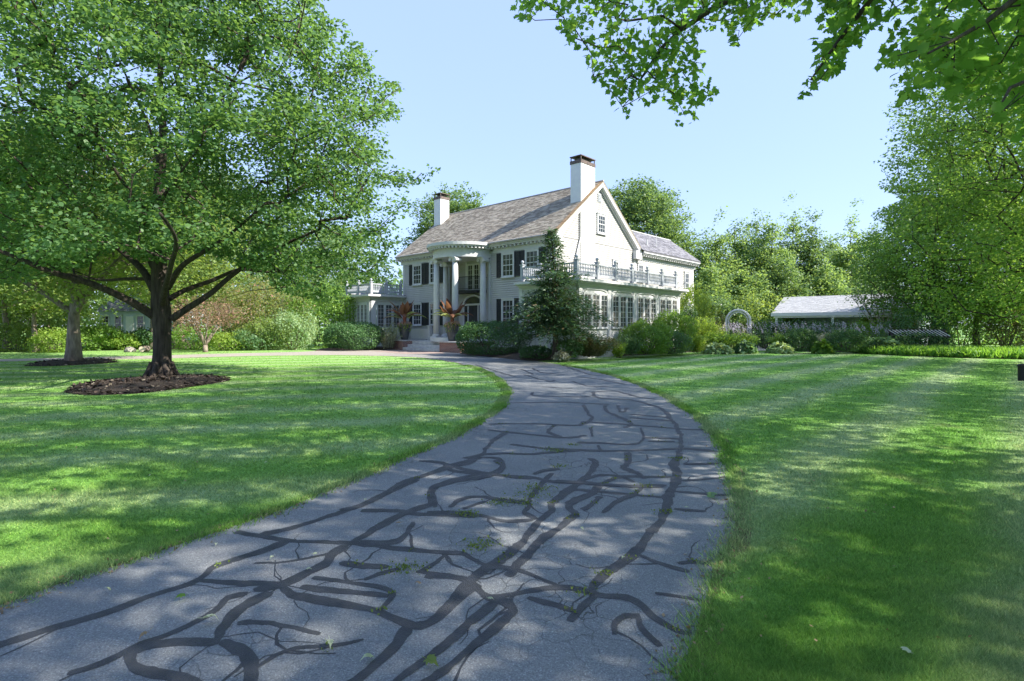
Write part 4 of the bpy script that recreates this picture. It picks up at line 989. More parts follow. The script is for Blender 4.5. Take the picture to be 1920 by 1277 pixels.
# --- the big maple left of the drive
def big_maple():
    rg = np.random.default_rng(5); B = gnd(303,709); B[2] = .08; Y0 = B[1]
    t = empty('maple_tree', (B[0],B[1],0), 'big spreading maple with a dark trunk standing in the nearer mulch ring', 'tree')
    q = lambda px, py, dy=0: at(px, py, Y0+dy)
    mb = MB()
    pts = [q(303,709),q(303,690),q(304,660),q(304,620),q(303,590),q(301,555),q(299,510),q(297,450),q(296,400),q(300,330),q(306,250),q(300,150),q(310,40)]; pts[0][2] = 0
    rad = [.40,.29,.245,.24,.265,.245,.22,.19,.165,.14,.11,.085,.05]
    sp = smooth([np.append(p, r) for p, r in zip(pts, rad)], .22)
    barktube(mb, [tuple(p[:3]) for p in sp], [float(p[3]) for p in sp], 22, .035, rg)
    for k in range(7):     # root flare
        a = k*.9+.3; d = np.array([math.cos(a),math.sin(a),0]); mb.tube([B+d*.22+np.array([0,0,.40]), B+d*.34+np.array([0,0,.13]), B+d*.50+np.array([0,0,-.06])],[.11,.09,.04],8)
    limbs = [  # (pixel polyline with depth offset, start radius)
     ([(296,598,0),(262,575,-.4),(225,555,-.8),(165,530,-1.4),(90,508,-2.0),(20,478,-2.6),(-60,450,-3)], .20),
     ([(322,598,0),(352,578,.1),(395,550,.3),(430,520,.3),(480,485,.2),(540,455,0),(600,430,-.2)], .17),
     ([(318,560,0),(345,545,.4),(400,525,.8),(450,505,1.2),(500,510,1.7),(560,505,2.2)], .13),
     ([(290,545,0),(270,510,.4),(245,485,.8),(215,460,1.0),(180,420,1.4),(140,360,1.8)], .19),
     ([(275,523,.4),(235,523,.7),(190,525,1.0),(130,515,1.6),(60,520,2)], .09),
     ([(315,540,0),(340,500,-.6),(385,470,-1.0),(430,440,-1.4),(500,380,-2)], .14),
     ([(300,470,0),(330,440,.8),(380,410,1.4),(430,395,2),(490,340,2.6)], .11),
     ([(298,430,0),(270,390,-.8),(230,340,-1.6),(180,260,-2.2)], .12),
     ([(300,380,0),(345,310,-.6),(390,230,-1),(450,130,-1.4)], .10),
     ([(303,575,0),(310,540,-1.2),(320,500,-2.6),(330,450,-4.2),(300,400,-5.4)], .14),
     ([(300,520,0),(280,480,1.6),(300,420,3.2),(320,350,4.6)], .13),
     ([(302,330,0),(280,240,.4),(240,150,.8),(200,60,1)], .08),
    ]
    trunk = [(p[:3], i-1) for i, p in enumerate(sp)]
    for pl, r0 in limbs:
        P = smooth([np.append(q(a,b,c), r0*.68*(1-.68*i/(len(pl)-1))) for i,(a,b,c) in enumerate(pl)], .25)
        barktube(mb, [tuple(p[:3]) for p in P], [float(p[3]) for p in P], 10, .03, rg)
        j = int(np.argmin([np.linalg.norm(x-P[0][:3]) for x, _ in trunk])); limb_nodes(trunk, j, [p[:3] for p in P])
    mask = [(-400,-400),(560,-400),(605,0),(625,35),(650,50),(690,95),(712,150),(745,155),(752,205),(738,250),(748,310),(775,335),(815,305),(812,328),(775,352),(772,395),(745,430),(750,470),(728,500),(690,522),(665,548),(620,572),(560,566),(520,548),(490,512),(440,500),(400,478),(350,470),(330,492),(270,492),(235,462),(200,478),(160,498),(110,512),(60,528),(0,532),(-400,600)]
    def keep(P):
        px, py = proj(P); wob = 10*np.sin(py*.11)+7*np.sin(py*.29); return inpoly(px+wob, py, mask)
    C = np.array([B[0],B[1],8.0])
    T = blob(rg, 2100, C, (8.0,5.6,7.2), .42, .12, 2.5, lambda P: keep(P) & gaps(P, 1.3, -.42, 1.15))
    # low drooping tips along the bottom edge and the sprig that reaches towards the house
    ex = np.array([at(a,b,Y0+c) for a,b,c in ((790,325,0),(808,315,0),(770,345,0),(735,455,.5),(720,480,1),(690,510,1),(650,530,1.5),(600,550,0),(560,548,1),(520,540,2),(470,545,2),(420,560,2),(380,565,3),(60,520,-2),(140,530,-1),(20,540,-1),(200,505,2),(240,500,2))])
    T = np.concatenate([T, ex])
    A, par, tips, order = tree_grow(trunk, T, rg)
    tree_wood(mb, A, par, tips, len(trunk), .0075, .010, 5)
    mb.build('trunk', BARK, t, True).location = (-B[0],-B[1],0)
    V = sprays(A, par, tips, order, T, rg, 70, .30, .13, .108, LEAF6, keep=keep)
    link('crown', poly_mesh('crown', V, 6), t, L_MAPLE).location = (-B[0],-B[1],0)
big_maple()

def std_tree(name, label, cat, base, H, rad, seed, leaf, lsize, ntar, per, bark=BARK, r0=.25, zc=.58, rz=.45, zmin=.22, keep=None, group=None, shape=LEAF4, sig=.5, sz=.25, lump=.16, trunk_top=.8, thr=-.6, lean=(0,0), upn=.7, droop=.25, shell=.4, cone=0.0, limbs=()):
    """free-standing tree; built round its own base"""
    rg = np.random.default_rng(seed); t = empty(name, (base[0],base[1],base[2] if len(base) > 2 else 0), label, cat, group); b = np.array([base[0],base[1],base[2] if len(base) > 2 else 0])
    pts, rd = flare((0,0,0),(lean[0],lean[1],H*trunk_top), r0*1.6, r0, 14); rd = [r*(1-.8*i/13) for i, r in enumerate(rd)]
    pts = [(x+.06*H*.1*math.sin(i*.9+seed), y+.06*H*.1*math.cos(i*.7), z) for i,(x,y,z) in enumerate(pts)]; pts[0] = (0,0,-.05)
    mb = MB(); barktube(mb, pts, rd, 12, .04, rg); trunk = [(np.array(p), i-1) for i, p in enumerate(pts)]
    for la, lz, ll, lr, lrad in limbs:
        j = int(np.argmin([abs(p[2]-lz) for p, _ in trunk])); p0 = trunk[j][0]; dl = np.array([math.cos(la), math.sin(la), 0])
        P = smooth([p0, p0+dl*ll*.3+np.array([0,0,lr*.38]), p0+dl*ll*.65+np.array([0,0,lr*.72]), p0+dl*ll+np.array([0,0,lr])], .3)
        barktube(mb, [tuple(q) for q in P], [lrad*(1-.7*i/len(P)) for i in range(len(P))], 8, .04, rg); limb_nodes(trunk, j, P)
    kk = (lambda P: keep(P+b)) if keep is not None else (lambda P: np.ones(len(P),bool))
    T = blob(rg, ntar, (lean[0]*.6,lean[1]*.6,H*zc), (rad,rad,H*rz), shell, lump, H*zmin, lambda P: kk(P) & gaps(P, seed, thr))
    T[:,:2] *= (1.25-cone*1.35*np.clip(T[:,2:3]/H,0,1)) if cone else 1
    A, par, tips, order = tree_grow(trunk, T, rg)
    tree_wood(mb, A, par, tips, len(trunk), .009, .014, 5, maxr=r0*.6)
    mb.build('trunk', bark, t, True)
    V = sprays(A, par, tips, order, T, rg, per, sig, sz, lsize, shape, keep=kk, upn=upn, droop=droop)
    link('crown', poly_mesh('crown', V, len(shape)), t, leaf); return t

# --- maple overhanging the camera from the right: trunk out of frame, its low sprays hang into the picture
def over_maple():
    rg = np.random.default_rng(21); bx, by = 9.3, 2.2
    t = empty('maple_tree', (bx,by,0), 'near maple whose lobed leaf sprays hang into the top right of the view', 'tree')
    pts, rd = flare((bx,by,-.05),(bx-.3,by+.2,12), .6, .34, 16); rd = [r*(1-.7*i/15) for i, r in enumerate(rd)]
    mb = MB(); barktube(mb, pts, rd, 14, .04, rg); trunk = [(np.array(p), i-1) for i, p in enumerate(pts)]
    PA = [(950,-90),(963,30),(985,42),(1005,50),(1012,8),(1035,20),(1058,85),(1083,97),(1095,80),(1106,150),(1130,155),(1150,190),(1165,228),(1183,228),(1185,185),(1210,200),(1237,180),(1262,210),(1268,248),(1300,235),(1305,200),(1345,190),(1345,150),(1320,130),(1308,70),(1345,45),(1365,92),(1388,92),(1390,52),(1430,45),(1445,30),(1470,25),(1480,40),(1522,25),(1540,-90)]
    PB = [(1497,182),(1512,150),(1535,120),(1535,90),(1520,95),(1540,60),(1535,20),(1545,-90),(1720,-90),(1660,5),(1640,50),(1620,40),(1625,80),(1580,85),(1580,110),(1570,140),(1540,150),(1515,180)]
    PC = [(1640,130),(1655,85),(1650,40),(1690,-30),(1720,-90),(2300,-90),(2300,340),(1925,300),(1890,230),(1840,215),(1790,200),(1760,150),(1735,185),(1690,195),(1670,180),(1690,140),(1652,130)]
    limbs = [
     ([(bx,by,4.6),(7.5,3.9,5.6),at(1700,-60,6.4),at(1480,-40,7.6),at(1330,20,8.4),at(1240,90,8.7),at(1200,150,8.8)], .10),
     ([(bx,by,5.2),(7.8,2.8,6.4),at(1800,-120,5.4),at(1640,-10,6.2),at(1570,80,6.5),at(1520,150,6.6)], .07),
     ([(bx,by,3.9),(7.0,3.2,4.6),at(1950,-40,4.6),at(1850,40,4.6),at(1740,100,4.4)], .06),
     ([(bx,by,3.6),(6.5,3.2,3.9),at(2000,120,4.2),at(1880,190,4.0)], .05),
     ([(bx,by,6.5),(6,1,9),(3,0,11)], .12), ([(bx,by,6.0),(11,-1,9),(13,-4,11)], .12), ([(bx,by,7),(10,6,10),(11,9,12)], .11), ([(bx,by,7),(7,5,10),(4,8,12.5)], .10)]
    for pl, r0 in limbs:
        P = smooth([np.append(np.asarray(p,float), r0*(1-.85*i/(len(pl)-1))) for i, p in enumerate(pl)], .3)
        mb.tube([tuple(p[:3]) for p in P], [float(p[3]) for p in P], 7)
        j = int(np.argmin([np.linalg.norm(x-P[0][:3]) for x, _ in trunk])); limb_nodes(trunk, j, [p[:3] for p in P])
    def vis(P):
        px, py = proj(P); return inpoly(px,py,PA) | inpoly(px,py,PB) | inpoly(px,py,PC)
    def rnd_in(poly, n, y0, y1):
        a = np.array(poly,float); q = rg.uniform(a.min(0), a.max(0), (n*6,2)); q = q[inpoly(q[:,0],q[:,1],poly)][:n]
        Y = rg.uniform(y0,y1,len(q)); return np.stack([(q[:,0]-CX)/F*Y, Y, EYE+(HY-q[:,1])/F*Y],1)
    hid = lambda P: ~inframe(P, 60)
    parts = [(rnd_in(PA,330,7.6,9.6),10,.16,.12), (rnd_in(PB,80,6.2,7.6),14,.13,.10), (rnd_in(PC,170,4.6,6.4),12,.16,.14), (rnd_in(PC,200,6.2,8.0),17,.18,.14)]
    T1 = np.concatenate([p[0] for p in parts])
    T2 = blob(rg, 1450, (8.5,2.5,10.2), (7.4,8.2,7.6), .3, .15, 3.6, lambda P: hid(P) & gaps(P, 2.2, -.46, .62))
    T = np.concatenate([T1,T2]); per = np.concatenate([np.full(len(p[0]),p[1]) for p in parts]+[np.full(len(T2),27)])
    A, par, tips, order = tree_grow(trunk, T, rg)
    tree_wood(mb, A, par, tips, len(trunk), .003, .0035, 4, maxr=.07)
    mb.build('trunk', BARK, t, True).location = (-bx,-by,0)
    tip_of = np.empty(len(T),int); tip_of[order] = tips
    vs = []
    for lo, hi, k, s, kp in ((0,len(T1),None,.15,vis),(len(T1),len(T),27,.36,lambda P: hid(P))):
        ids = np.arange(lo,hi); tp = tip_of[ids]
        if k is None:
            tp = np.repeat(tp, per[lo:hi].astype(int)); V = sprays(A, par, tp, None, None, rg, 1, s*1.2, s*.8, .092, MAPLE, keep=kp, upn=.55, droop=.45)
        else: V = sprays(A, par, tp, None, None, rg, k, s, .2, .14, MAPLE, keep=kp)
        vs.append(V)
    link('crown', poly_mesh('crown', np.concatenate(vs), len(MAPLE)), t, L_OVER).location = (-bx,-by,0)
over_maple()

# --- shade trees standing outside the frame to the right and behind the camera
def outside(P): return ~inframe(P, 40)
RM = [(1700,-400),(1690,120),(1668,200),(1655,235),(1660,275),(1642,310),(1655,345),(1682,375),(1650,395),(1638,408),(1655,425),(1632,440),(1605,455),(1598,490),(1588,520),(1592,560),(1612,590),(1640,612),(1700,622),(1760,605),(1830,600),(2600,640),(2600,-400)]
def right_keep(P):
    px, py = proj(P); return (~inframe(P, 40)) | inpoly(px+9*np.sin(py*.13), py, RM)
std_tree('shade_maple', 'shade maple behind the bollard side of the lawn reaching in from the right edge', 'tree', (18,10), 22, 7.4, 31, L_RIGHT, .16, 1150, 36, r0=.32, keep=right_keep, zc=.6, rz=.40, thr=-.36)
std_tree('shade_maple', 'shade maple standing out of view beyond the right edge of the lawn', 'tree', (27,8.5), 19, 6.8, 37, L_RIGHT, .17, 800, 34, r0=.3, keep=outside, zc=.58, rz=.42, thr=-.2)
std_tree('shade_maple', 'shade maple out of view behind the camera to the right', 'tree', (17,-5), 17, 7, 32, L_MAPLE, .16, 640, 32, r0=.32, keep=outside, thr=-.25)
std_tree('right_maple', 'leafy maple filling the right side behind the ground cover strip', 'tree', (23.3,21.6), 19.5, 7.2, 33, L_RIGHT, .13, 1900, 62, r0=.30, keep=right_keep, zc=.52, rz=.48, zmin=.10, thr=-.55, sig=.42, sz=.2)
std_tree('right_maple', 'slender darker trunked tree rising from the ground cover strip', 'tree', (31.3,36), 13, 5.5, 34, L_RIGHT, .17, 620, 50, r0=.15, keep=right_keep, zc=.56, rz=.46, zmin=.15, thr=-.8, bark=TWIG)
std_tree('right_maple', 'tall back maple at the right whose crown stands highest against the sky', 'tree', (36,33), 21, 8.5, 35, L_RIGHT, .24, 900, 46, r0=.35, keep=right_keep, zc=.55, rz=.47, zmin=.12, thr=-.8)
std_tree('right_maple', 'low spreading maple half hiding the pool shed roof', 'tree', (29.2,37), 12.2, 5.2, 36, L_RIGHT, .17, 720, 50, r0=.2, keep=right_keep, zc=.55, rz=.46, zmin=.2, thr=-.72)

# --- second maple on the left in its own mulch ring
b2 = gnd(138,682); b2[2] = .1
std_tree('maple_tree', 'second smaller maple with pale dappled bark in the farther mulch ring', 'tree', b2, 11, 5.6, 41, L_WOOD, .17, 800, 44, bark=BARK2, r0=.215, zc=.62, rz=.40, zmin=.24, thr=-.7, lean=(.3,0), limbs=((3.6,1.9,3.6,2.4,.13),(-.4,2.0,3.8,2.6,.15),(5.0,2.3,3,2.2,.11),(1.2,2.2,3,2.6,.11),(-1.1,2.6,3.2,2.0,.10)))
# --- woodland along the left
WOODS = [ # px, Y, H, rad, seed, leaf, label, r0
 (-140,30,13,5.5,51,L_WOOD,'leafy wood tree beyond the left edge of the lawn',.2),
 (12,36,14,4.6,52,L_WOOD,'slim pale trunked wood tree at the far left edge',.16),
 (66,33,10,3.6,53,L_WOOD,'thin wood tree just left of the second maple',.13),
 (90,46,16,5.5,54,L_BACK,'tall wood tree behind the second maple crown',.25),
 (334,38,14,5.0,55,L_WOOD,'pale straight trunk seen right beside the big maple trunk',.33),
 (287,37,13,4.6,56,L_WOOD,'tan trunk half hidden by the left side of the big maple trunk',.2),
 (420,55,17,6.5,57,L_BACK,'tall far tree behind the red leaved shrubs',.3),
 (540,58,15,6.0,58,L_BACK,'tall far tree left of the yew hedge behind the drive',.3),
 (60,58,18,7,59,L_BACK,'tall far tree behind the thin wood trees on the left',.3),
 (-30,50,17,6.5,60,L_BACK,'tall far tree behind the far left edge',.3),
 (640,66,14,6.0,61,L_BACK,'far tree showing just left of the west sunroom',.3),
 (300,64,17,7,62,L_BACK,'tall far tree behind the blue grey neighbour house',.3)]
for px, Y, H, rad, sd, lf, lb, r0 in WOODS:
    far = Y > 44
    std_tree('wood_tree', lb, 'tree', ((px-CX)/F*Y, Y), H, rad, sd, lf, .34 if far else .2, 260 if far else 420, 44, bark=BARK2, r0=r0, zc=.58, rz=.44, zmin=(.36 if px == 300 else .10) if far else .255, sig=.75 if far else .5, sz=.4 if far else .25, group='woodland trees on the left', thr=-.8)
# --- crowns rising behind the house
std_tree('house_tree', 'round full crown rising behind the gable and slate wing', 'tree', (14.2,61), 18.2, 6.3, 71, L_BACK, .25, 1000, 62, r0=.4, zc=.60, rz=.40, zmin=.3, lump=.05, thr=-.9, sig=.55)
std_tree('house_tree', 'crown showing over the ridge beside the far left chimney', 'tree', (-7.6,68), 19.2, 4.9, 72, L_BACK, .30, 560, 56, r0=.4, zc=.64, rz=.36, zmin=.3, lump=.13, thr=-.9, sig=.6)
# --- feathery row behind the pool shed
ROW = [(1302,64,450,2.9),(1342,60,428,2.6),(1378,62,420,2.6),(1418,66,412,2.4),(1448,60,418,2.7),(1486,64,405,3.0),(1522,62,430,2.5),(1556,66,440,2.8),(1596,62,424,2.8),(1640,66,436,3.0),(1330,54,505,2.6),(1400,55,500,2.8),(1470,56,492,2.6),(1545,57,498,2.8)]
ROWL = ['first from the house','second from the house','third from the house','fourth from the house and thin topped','fifth, in the middle','sixth and tallest','seventh from the house','eighth from the house','ninth, towards the right maples','last before the right maples',
 'short, in the front rank nearest the slate wing','short, in the front rank behind the arbour','short, in the front rank left of the shed roof','short, in the front rank above the shed roof']
for i, (px, Y, top, rad) in enumerate(ROW):
    H = EYE+(HY-top)/F*Y; far = i < 10
    std_tree('feathery_tree', 'pale feathery screen tree, '+ROWL[i], 'tree', ((px-CX)/F*Y, Y), H, rad, 80+i, L_PALE if i % 3 else L_BACK, .25, 280, 40, r0=.13, zc=.52, rz=.49, zmin=.06, sig=.36, sz=.30, lump=.26, trunk_top=.97, thr=-.5, cone=.5, group='screen trees behind the garden', shell=.2)
n = 26000; X = np.where(rng.random(n)<.55, rng.uniform(-135,-8,n), rng.uniform(22,150,n)); Yw = 88+rng.normal(0,3,n)-.18*np.abs(X)
P = np.stack([X, Yw, rng.random(n)**.8*(8.5+2*np.sin(X*.23)+1.2*np.sin(X*.71))],1)
tag(link('far_woods', poly_mesh('far_woods', leaf_verts(P, rng.normal(0,1,(n,3)), rng.normal(0,.7,(n,3))+np.array([0,-.6,.6]), .75*rng.uniform(.5,1.4,n), LEAF4), 4), None, L_BACK), 'far-off wood closing the view behind the gardens', 'woods', kind='stuff')
# ------------------------------------------------------------------ shrubs and perennials
def shrub(name, label, cat, loc, rx, ry, h, n, lsize, leaf, seed, style='round', group=None, lump=.14, rot=0.0, shape=None, stem=TWIG, leaf2=None, n2=0, l2=.06, part2='flowers'):
    rg = np.random.default_rng(seed); t = empty(name, loc, label, cat, group, rot); sh = LEAF4 if shape is None else shape
    mb = MB()
    if style in ('round', 'hedge'):
        u = unit(rg.normal(0,1,(n,3))); u[:,2] = np.abs(u[:,2])*np.where(rg.random(n)<.3,-1,1)
        ph = rg.uniform(0,6.28,5); az = np.arctan2(u[:,1],u[:,0])
        l = 1+lump*(np.sin(3*az+ph[0]+3*u[:,2])+.8*np.sin(5*az+ph[1])*np.cos(5*u[:,2]+ph[2])+.5*np.sin(9*az+ph[3]+6*u[:,2]))
        r = (.72+.28*rg.random(n)**.6)*l
        e = .72 if style == 'hedge' else .9
        q = np.sign(u)*np.abs(u)**np.array([e,e,1.0])*r[:,None]
        P = q*np.array([rx,ry,h*.56]); P[:,2] += h*.46; P[:,2] = np.maximum(P[:,2], .04)
        N_ = u*.9+rg.normal(0,.55,(n,3))+np.array([0,0,.3]); A_ = rg.normal(0,1,(n,3))+u*.5
        for k in range(9):
            a = k*.7; mb.tube([(0.12*rx*math.cos(a),.12*ry*math.sin(a),-.03),(.45*rx*math.cos(a),.45*ry*math.sin(a),h*.45),(.72*rx*math.cos(a),.72*ry*math.sin(a),h*.72)],[.03,.02,.008],5)
    elif style == 'spray':       # upright arching fine stems clothed with leaves
        ns = max(10, n//40); a = rg.uniform(0,6.28,ns); rr = np.sqrt(rg.random(ns)); tx = rr*np.cos(a); ty = rr*np.sin(a); hh = h*rg.uniform(.65,1.05,ns)*(1-.35*rr**2)
        i = rg.integers(0,ns,n); f = rg.random(n)**.7; bend = f**1.5
        P = np.stack([tx[i]*rx*(.35+.65*bend), ty[i]*ry*(.35+.65*bend), hh[i]*f],1)+rg.normal(0,.05,(n,3)); P[:,2] = np.maximum(P[:,2],.03)
        A_ = np.stack([tx[i],ty[i],.5+0*f],1)+rg.normal(0,.7,(n,3)); N_ = rg.normal(0,.7,(n,3))+np.array([0,0,.6])
        for k in range(min(ns,26)):
            mb.tube([(tx[k]*rx*.35,ty[k]*ry*.35,-.03),(tx[k]*rx*.55,ty[k]*ry*.55,hh[k]*.5),(tx[k]*rx,ty[k]*ry,hh[k]*.97)],[.014,.010,.004],4)
    elif style == 'strap':       # tuft of upright blades from the crown
        a = rg.uniform(0,6.28,n); rr = np.sqrt(rg.random(n)); P = np.stack([rr*np.cos(a)*rx*.7, rr*np.sin(a)*ry*.7, 0*a],1)
        A_ = np.stack([np.cos(a)*rr*.6,np.sin(a)*rr*.6,1+0*a],1)+rg.normal(0,.22,(n,3)); N_ = rg.normal(0,1,(n,3)); sh = BLADE; lsize = h*.95
        mb.tube([(0,0,-.03),(0,0,h*.2)],[.04,.01],5)
    elif style == 'hosta':
        a = rg.uniform(0,6.28,n); f = np.sqrt(rg.random(n)); P = np.stack([f*np.cos(a)*rx*.8, f*np.sin(a)*ry*.8, h*(1-.75*f**2)*rg.uniform(.7,1,n)],1)
        A_ = np.stack([np.cos(a),np.sin(a),.15-.9*f],1)+rg.normal(0,.5,(n,3)); N_ = np.stack([np.cos(a)*.5*f,np.sin(a)*.5*f,1+0*a],1)+rg.normal(0,.6,(n,3)); P = P+rg.normal(0,.05,(n,3)); P[:,2] = np.maximum(P[:,2],.03); sh = LEAF6; lsize = lsize*1.25
        for k in range(8): mb.tube([(0,0,-.02),(.4*rx*math.cos(k*.8),.4*ry*math.sin(k*.8),h*.7)],[.012,.006],4)
    S = lsize*np.clip(rg.normal(1,.22,len(P)),.5,1.6)
    link('foliage', poly_mesh('foliage', leaf_verts(P,A_,N_,S,sh), len(sh)), t, leaf)
    mb.build('stem', stem, t)
    if n2:
        a = rg.uniform(0,6.28,n2); rr = np.sqrt(rg.random(n2)); k = 7
        base = np.stack([rr*np.cos(a)*rx, rr*np.sin(a)*ry, h*rg.uniform(.6,.95,n2)],1)
        P2 = np.repeat(base,k,0); P2[:,2] += np.tile(np.arange(k),n2)*l2*.55; P2[:,0] -= np.tile(np.arange(k),n2)*l2*.22; P2 += rg.normal(0,.018,P2.shape)
        link(part2, poly_mesh(part2, leaf_verts(P2, rg.normal(0,1,P2.shape)+np.array([0,0,1]), rg.normal(0,1,P2.shape), l2*rg.uniform(.6,1.3,len(P2)), LEAF4), 4), t, leaf2)
    return t
def gp(px, Y, z=0.0): return ((px-CX)/F*Y, Y, z)

# yew hedges by the steps
shrub('yew_hedge','dark clipped yew hedge right of the brick steps, in front of the facade','hedge',gp(922,28.9,.1),2.05,1.35,1.74,18000,.075,L_YEW,101,'hedge',lump=.05,rot=HROT+.25)
shrub('yew_hedge','dark clipped yew hedge left of the steps with a sloping sunlit end','hedge',gp(662,36.4,.1),2.35,1.6,1.75,17000,.085,L_YEW,102,'hedge',lump=.06,rot=HROT)
shrub('variegated_shrub','loose grey white variegated shrub beside the left brick pier','shrub',gp(728,36.2,.12),.95,.8,1.85,3200,.085,L_VARI,103,'spray')
# spruce in front of the sunroom corner
def spruce():
    rg = np.random.default_rng(9); bx, by, bz = gp(1040,24.3,.27); t = empty('spruce_tree',(bx,by,bz),'ragged dark spruce with layered branches in front of the sunroom corner','tree'); H = 5.75
    mb = MB(); sp = smooth([(0,0,-.05),(.05,0,1.2),(-.06,.03,2.6),(-.03,0,4),(-.12,0,5),(-.16,0,H)], .3); barktube(mb,[tuple(p) for p in sp],[.15*(1-.93*i/(len(sp)-1)) for i in range(len(sp))],10,.05,rg)
    V = []; cen = lambda z: np.array([-.16*(z/H)**2, 0, 0])
    prof = [(.8,1.35),(1.2,1.95),(1.9,2.3),(2.6,2.15),(3.1,1.75),(3.55,1.05),(4.0,.6),(4.6,.46),(5.2,.32),(5.75,.05)]
    for i in range(132):
        z = .95+(H-1.0)*((i+rg.random())/132)**1.05; a = i*2.39996+rg.normal(0,.3)
        L = 1.1*np.interp(z,[p[0] for p in prof],[p[1] for p in prof])*rg.choice([.55,.75,.95,1.12])*rg.uniform(.9,1.1)
        dr = np.array([math.cos(a),math.sin(a),0]); lift = .12 if z < 3 else .38
        K = max(3,int(L/.16)); pts = [cen(z)+np.array([0,0,z])+dr*L*f+np.array([0,0,L*(lift*f-.42*f*f*(1 if z < 3 else .4))]) for f in np.linspace(0,1,K+1)]
        mb.tube(pts,[.022*(1-.8*k/K) for k in range(K+1)],4,cap=False)
        side = np.array([-dr[1],dr[0],0])
        for k in range(1,K+1):
            f = k/K; wd = .42*L**.5*(1-.55*f)*math.sin(math.pi*min(1,.25+f*.75))+.10
            m = int(36*(wd+.15)); P = pts[k]+side*rg.uniform(-wd,wd,(m,1))+dr*rg.normal(0,.09,(m,1))+rg.normal(0,.045,(m,3))
            s = np.sign((P-pts[k])@side)[:,None]; A = dr*.8+side*s*.7+rg.normal(0,.35,(m,3)); A[:,2] -= .05; N = rg.normal(0,.5,(m,3))+np.array([0,0,1])
            V.append(leaf_verts(P,A,N,.17*rg.uniform(.6,1.3,m),np.array([(0,.07,0),(.5,.14,.03),(1,0,-.05),(.5,-.14,.03),(0,-.07,0)])))
    mb.build('trunk',BARK,t,True); link('crown',poly_mesh('crown',np.concatenate(V),5),t,L_CON)
spruce()
SH = [  # name, label, px, Y, z, rx, ry, h, n, leaf, mat, style
 ('low_shrub','low dark shrub at the drive corner between yew hedge and spruce',1003,25.3,.1,.75,.6,.55,1700,.075,L_YEW,'round'),
 ('dusty_plant','small grey leaved plant at the foot of the spruce',1052,24.0,.12,.38,.3,.32,420,.08,L_SAGE,'hosta'),
 ('low_shrub','low dark shrub right of the spruce trunk',1062,24.7,.18,.75,.6,.8,1900,.07,L_YEW,'round'),
 ('spirea_shrub','brownish green spirea mound right of the spruce',1108,25.4,.17,1.45,.9,1.12,7500,.06,L_SPIREA,'spray'),
 ('lime_fern','bright yellow green fern between spirea and boxwood',1160,25.9,.12,.40,.4,.75,900,.085,L_LIME,'spray'),
 ('green_shrub','broad bright green shrub under the second sunroom bay',1212,27.6,.2,1.25,1.1,1.62,6500,.085,L_BOX,'round'),
 ('green_shrub','dull green lower shrub left of the bright one under the sunroom',1180,26.9,.18,.75,.7,1.15,2600,.075,L_BLUE,'spray'),
 ('green_shrub','dark taller shrub below the last sunroom bay',1262,30.3,.22,1.2,1.0,2.15,5200,.09,L_BOX,'round'),
 ('green_shrub','blue green front shrub below the last sunroom bay',1258,29.0,.14,1.0,.7,1.15,3000,.08,L_BLUE,'round'),
 ('golden_shrub','golden yellow shrub beyond the sunroom far corner',1300,38.5,.2,1.3,1.0,4.1,4600,.11,L_LIME,'round'),
 ('golden_shrub','feathery yellow green shrub left of the arbour',1322,33.5,.24,1.25,.9,2.05,4200,.085,L_LIME,'spray'),
 ('dark_shrub','small dark rounded evergreen behind the golden shrub',1291,36,.2,.6,.6,2.6,2000,.09,L_YEW,'round'),
 ('lime_fern','yellow green low shrub at the lawn edge before the arbour bed',1306,30.8,.14,.72,.55,1.05,2600,.075,L_LIME,'spray'),
 ('golden_shrub','pale orange tinted shrub behind the left foot of the arbour',1356,39,.2,.9,.8,2.3,2600,.1,L_SPIREA,'spray'),
 ('perennial_clump','deep green perennial clump left of the hostas',1348,31.9,.2,1.0,.7,1.15,3000,.085,L_BOX,'spray'),
 ('perennial_clump','deep green perennial clump below the arbour',1395,32.4,.2,1.0,.7,1.05,3000,.085,L_BOX,'spray'),
 ('hosta','white edged hosta row at the lawn edge left of the path',1345,31.0,.10,.95,.5,.42,620,.17,L_HOSTA,'hosta'),
 ('hosta','dark hosta clump at the lawn edge just left of the path',1398,31.4,.10,.62,.5,.55,420,.19,L_BLUE,'hosta'),
 ('hosta','pale hosta clump at the lawn edge just right of the path',1462,31.6,.10,.75,.5,.45,560,.17,L_HOSTA,'hosta'),
 ('hosta','bright green hosta between the two round yews',1542,31.3,.10,.62,.5,.60,460,.19,L_BOX,'hosta'),
 ('perennial_clump','mid green perennial clump left of the first round yew',1462,32.6,.2,.72,.7,1.05,1900,.085,L_BOX,'spray'),
 ('yew_shrub','round dark yew right of the path, the smaller of two',1499,32.0,.14,.82,.75,1.28,5200,.065,L_YEW,'round'),
 ('yew_shrub','round dark yew before the shed post, the larger of two',1588,31.4,.14,1.12,.85,1.22,6200,.065,L_YEW,'round'),
 ('hosta','soft green hosta mass right of the larger yew',1655,31.4,.10,1.15,.7,.78,900,.2,L_BLUE,'hosta'),
 ('dark_shrub','low dark shrub beneath the slatted frame',1722,32.5,.1,1.85,.5,1.08,3200,.09,L_YEW,'round'),
 ('perennial_clump','grey green clump between the yews at the back',1550,33.4,.22,.8,.6,1.05,1500,.08,L_SAGE,'spray'),
]
for i, (nm, lb, px, Y, z, rx, ry, h, n, ls, lf, st) in enumerate(SH):
    shrub(nm, lb, 'shrub' if 'shrub' in nm else ('hosta' if nm == 'hosta' else 'plant'), gp(px,Y,z), rx, ry, h, int(n*1.5), ls, lf, 200+i, st)
shrub('sage_plant','silvery upright sage beside the arbour','plant',gp(1340,34.2,.25),.85,.7,1.75,2600,.075,L_SAGE,240,'spray')
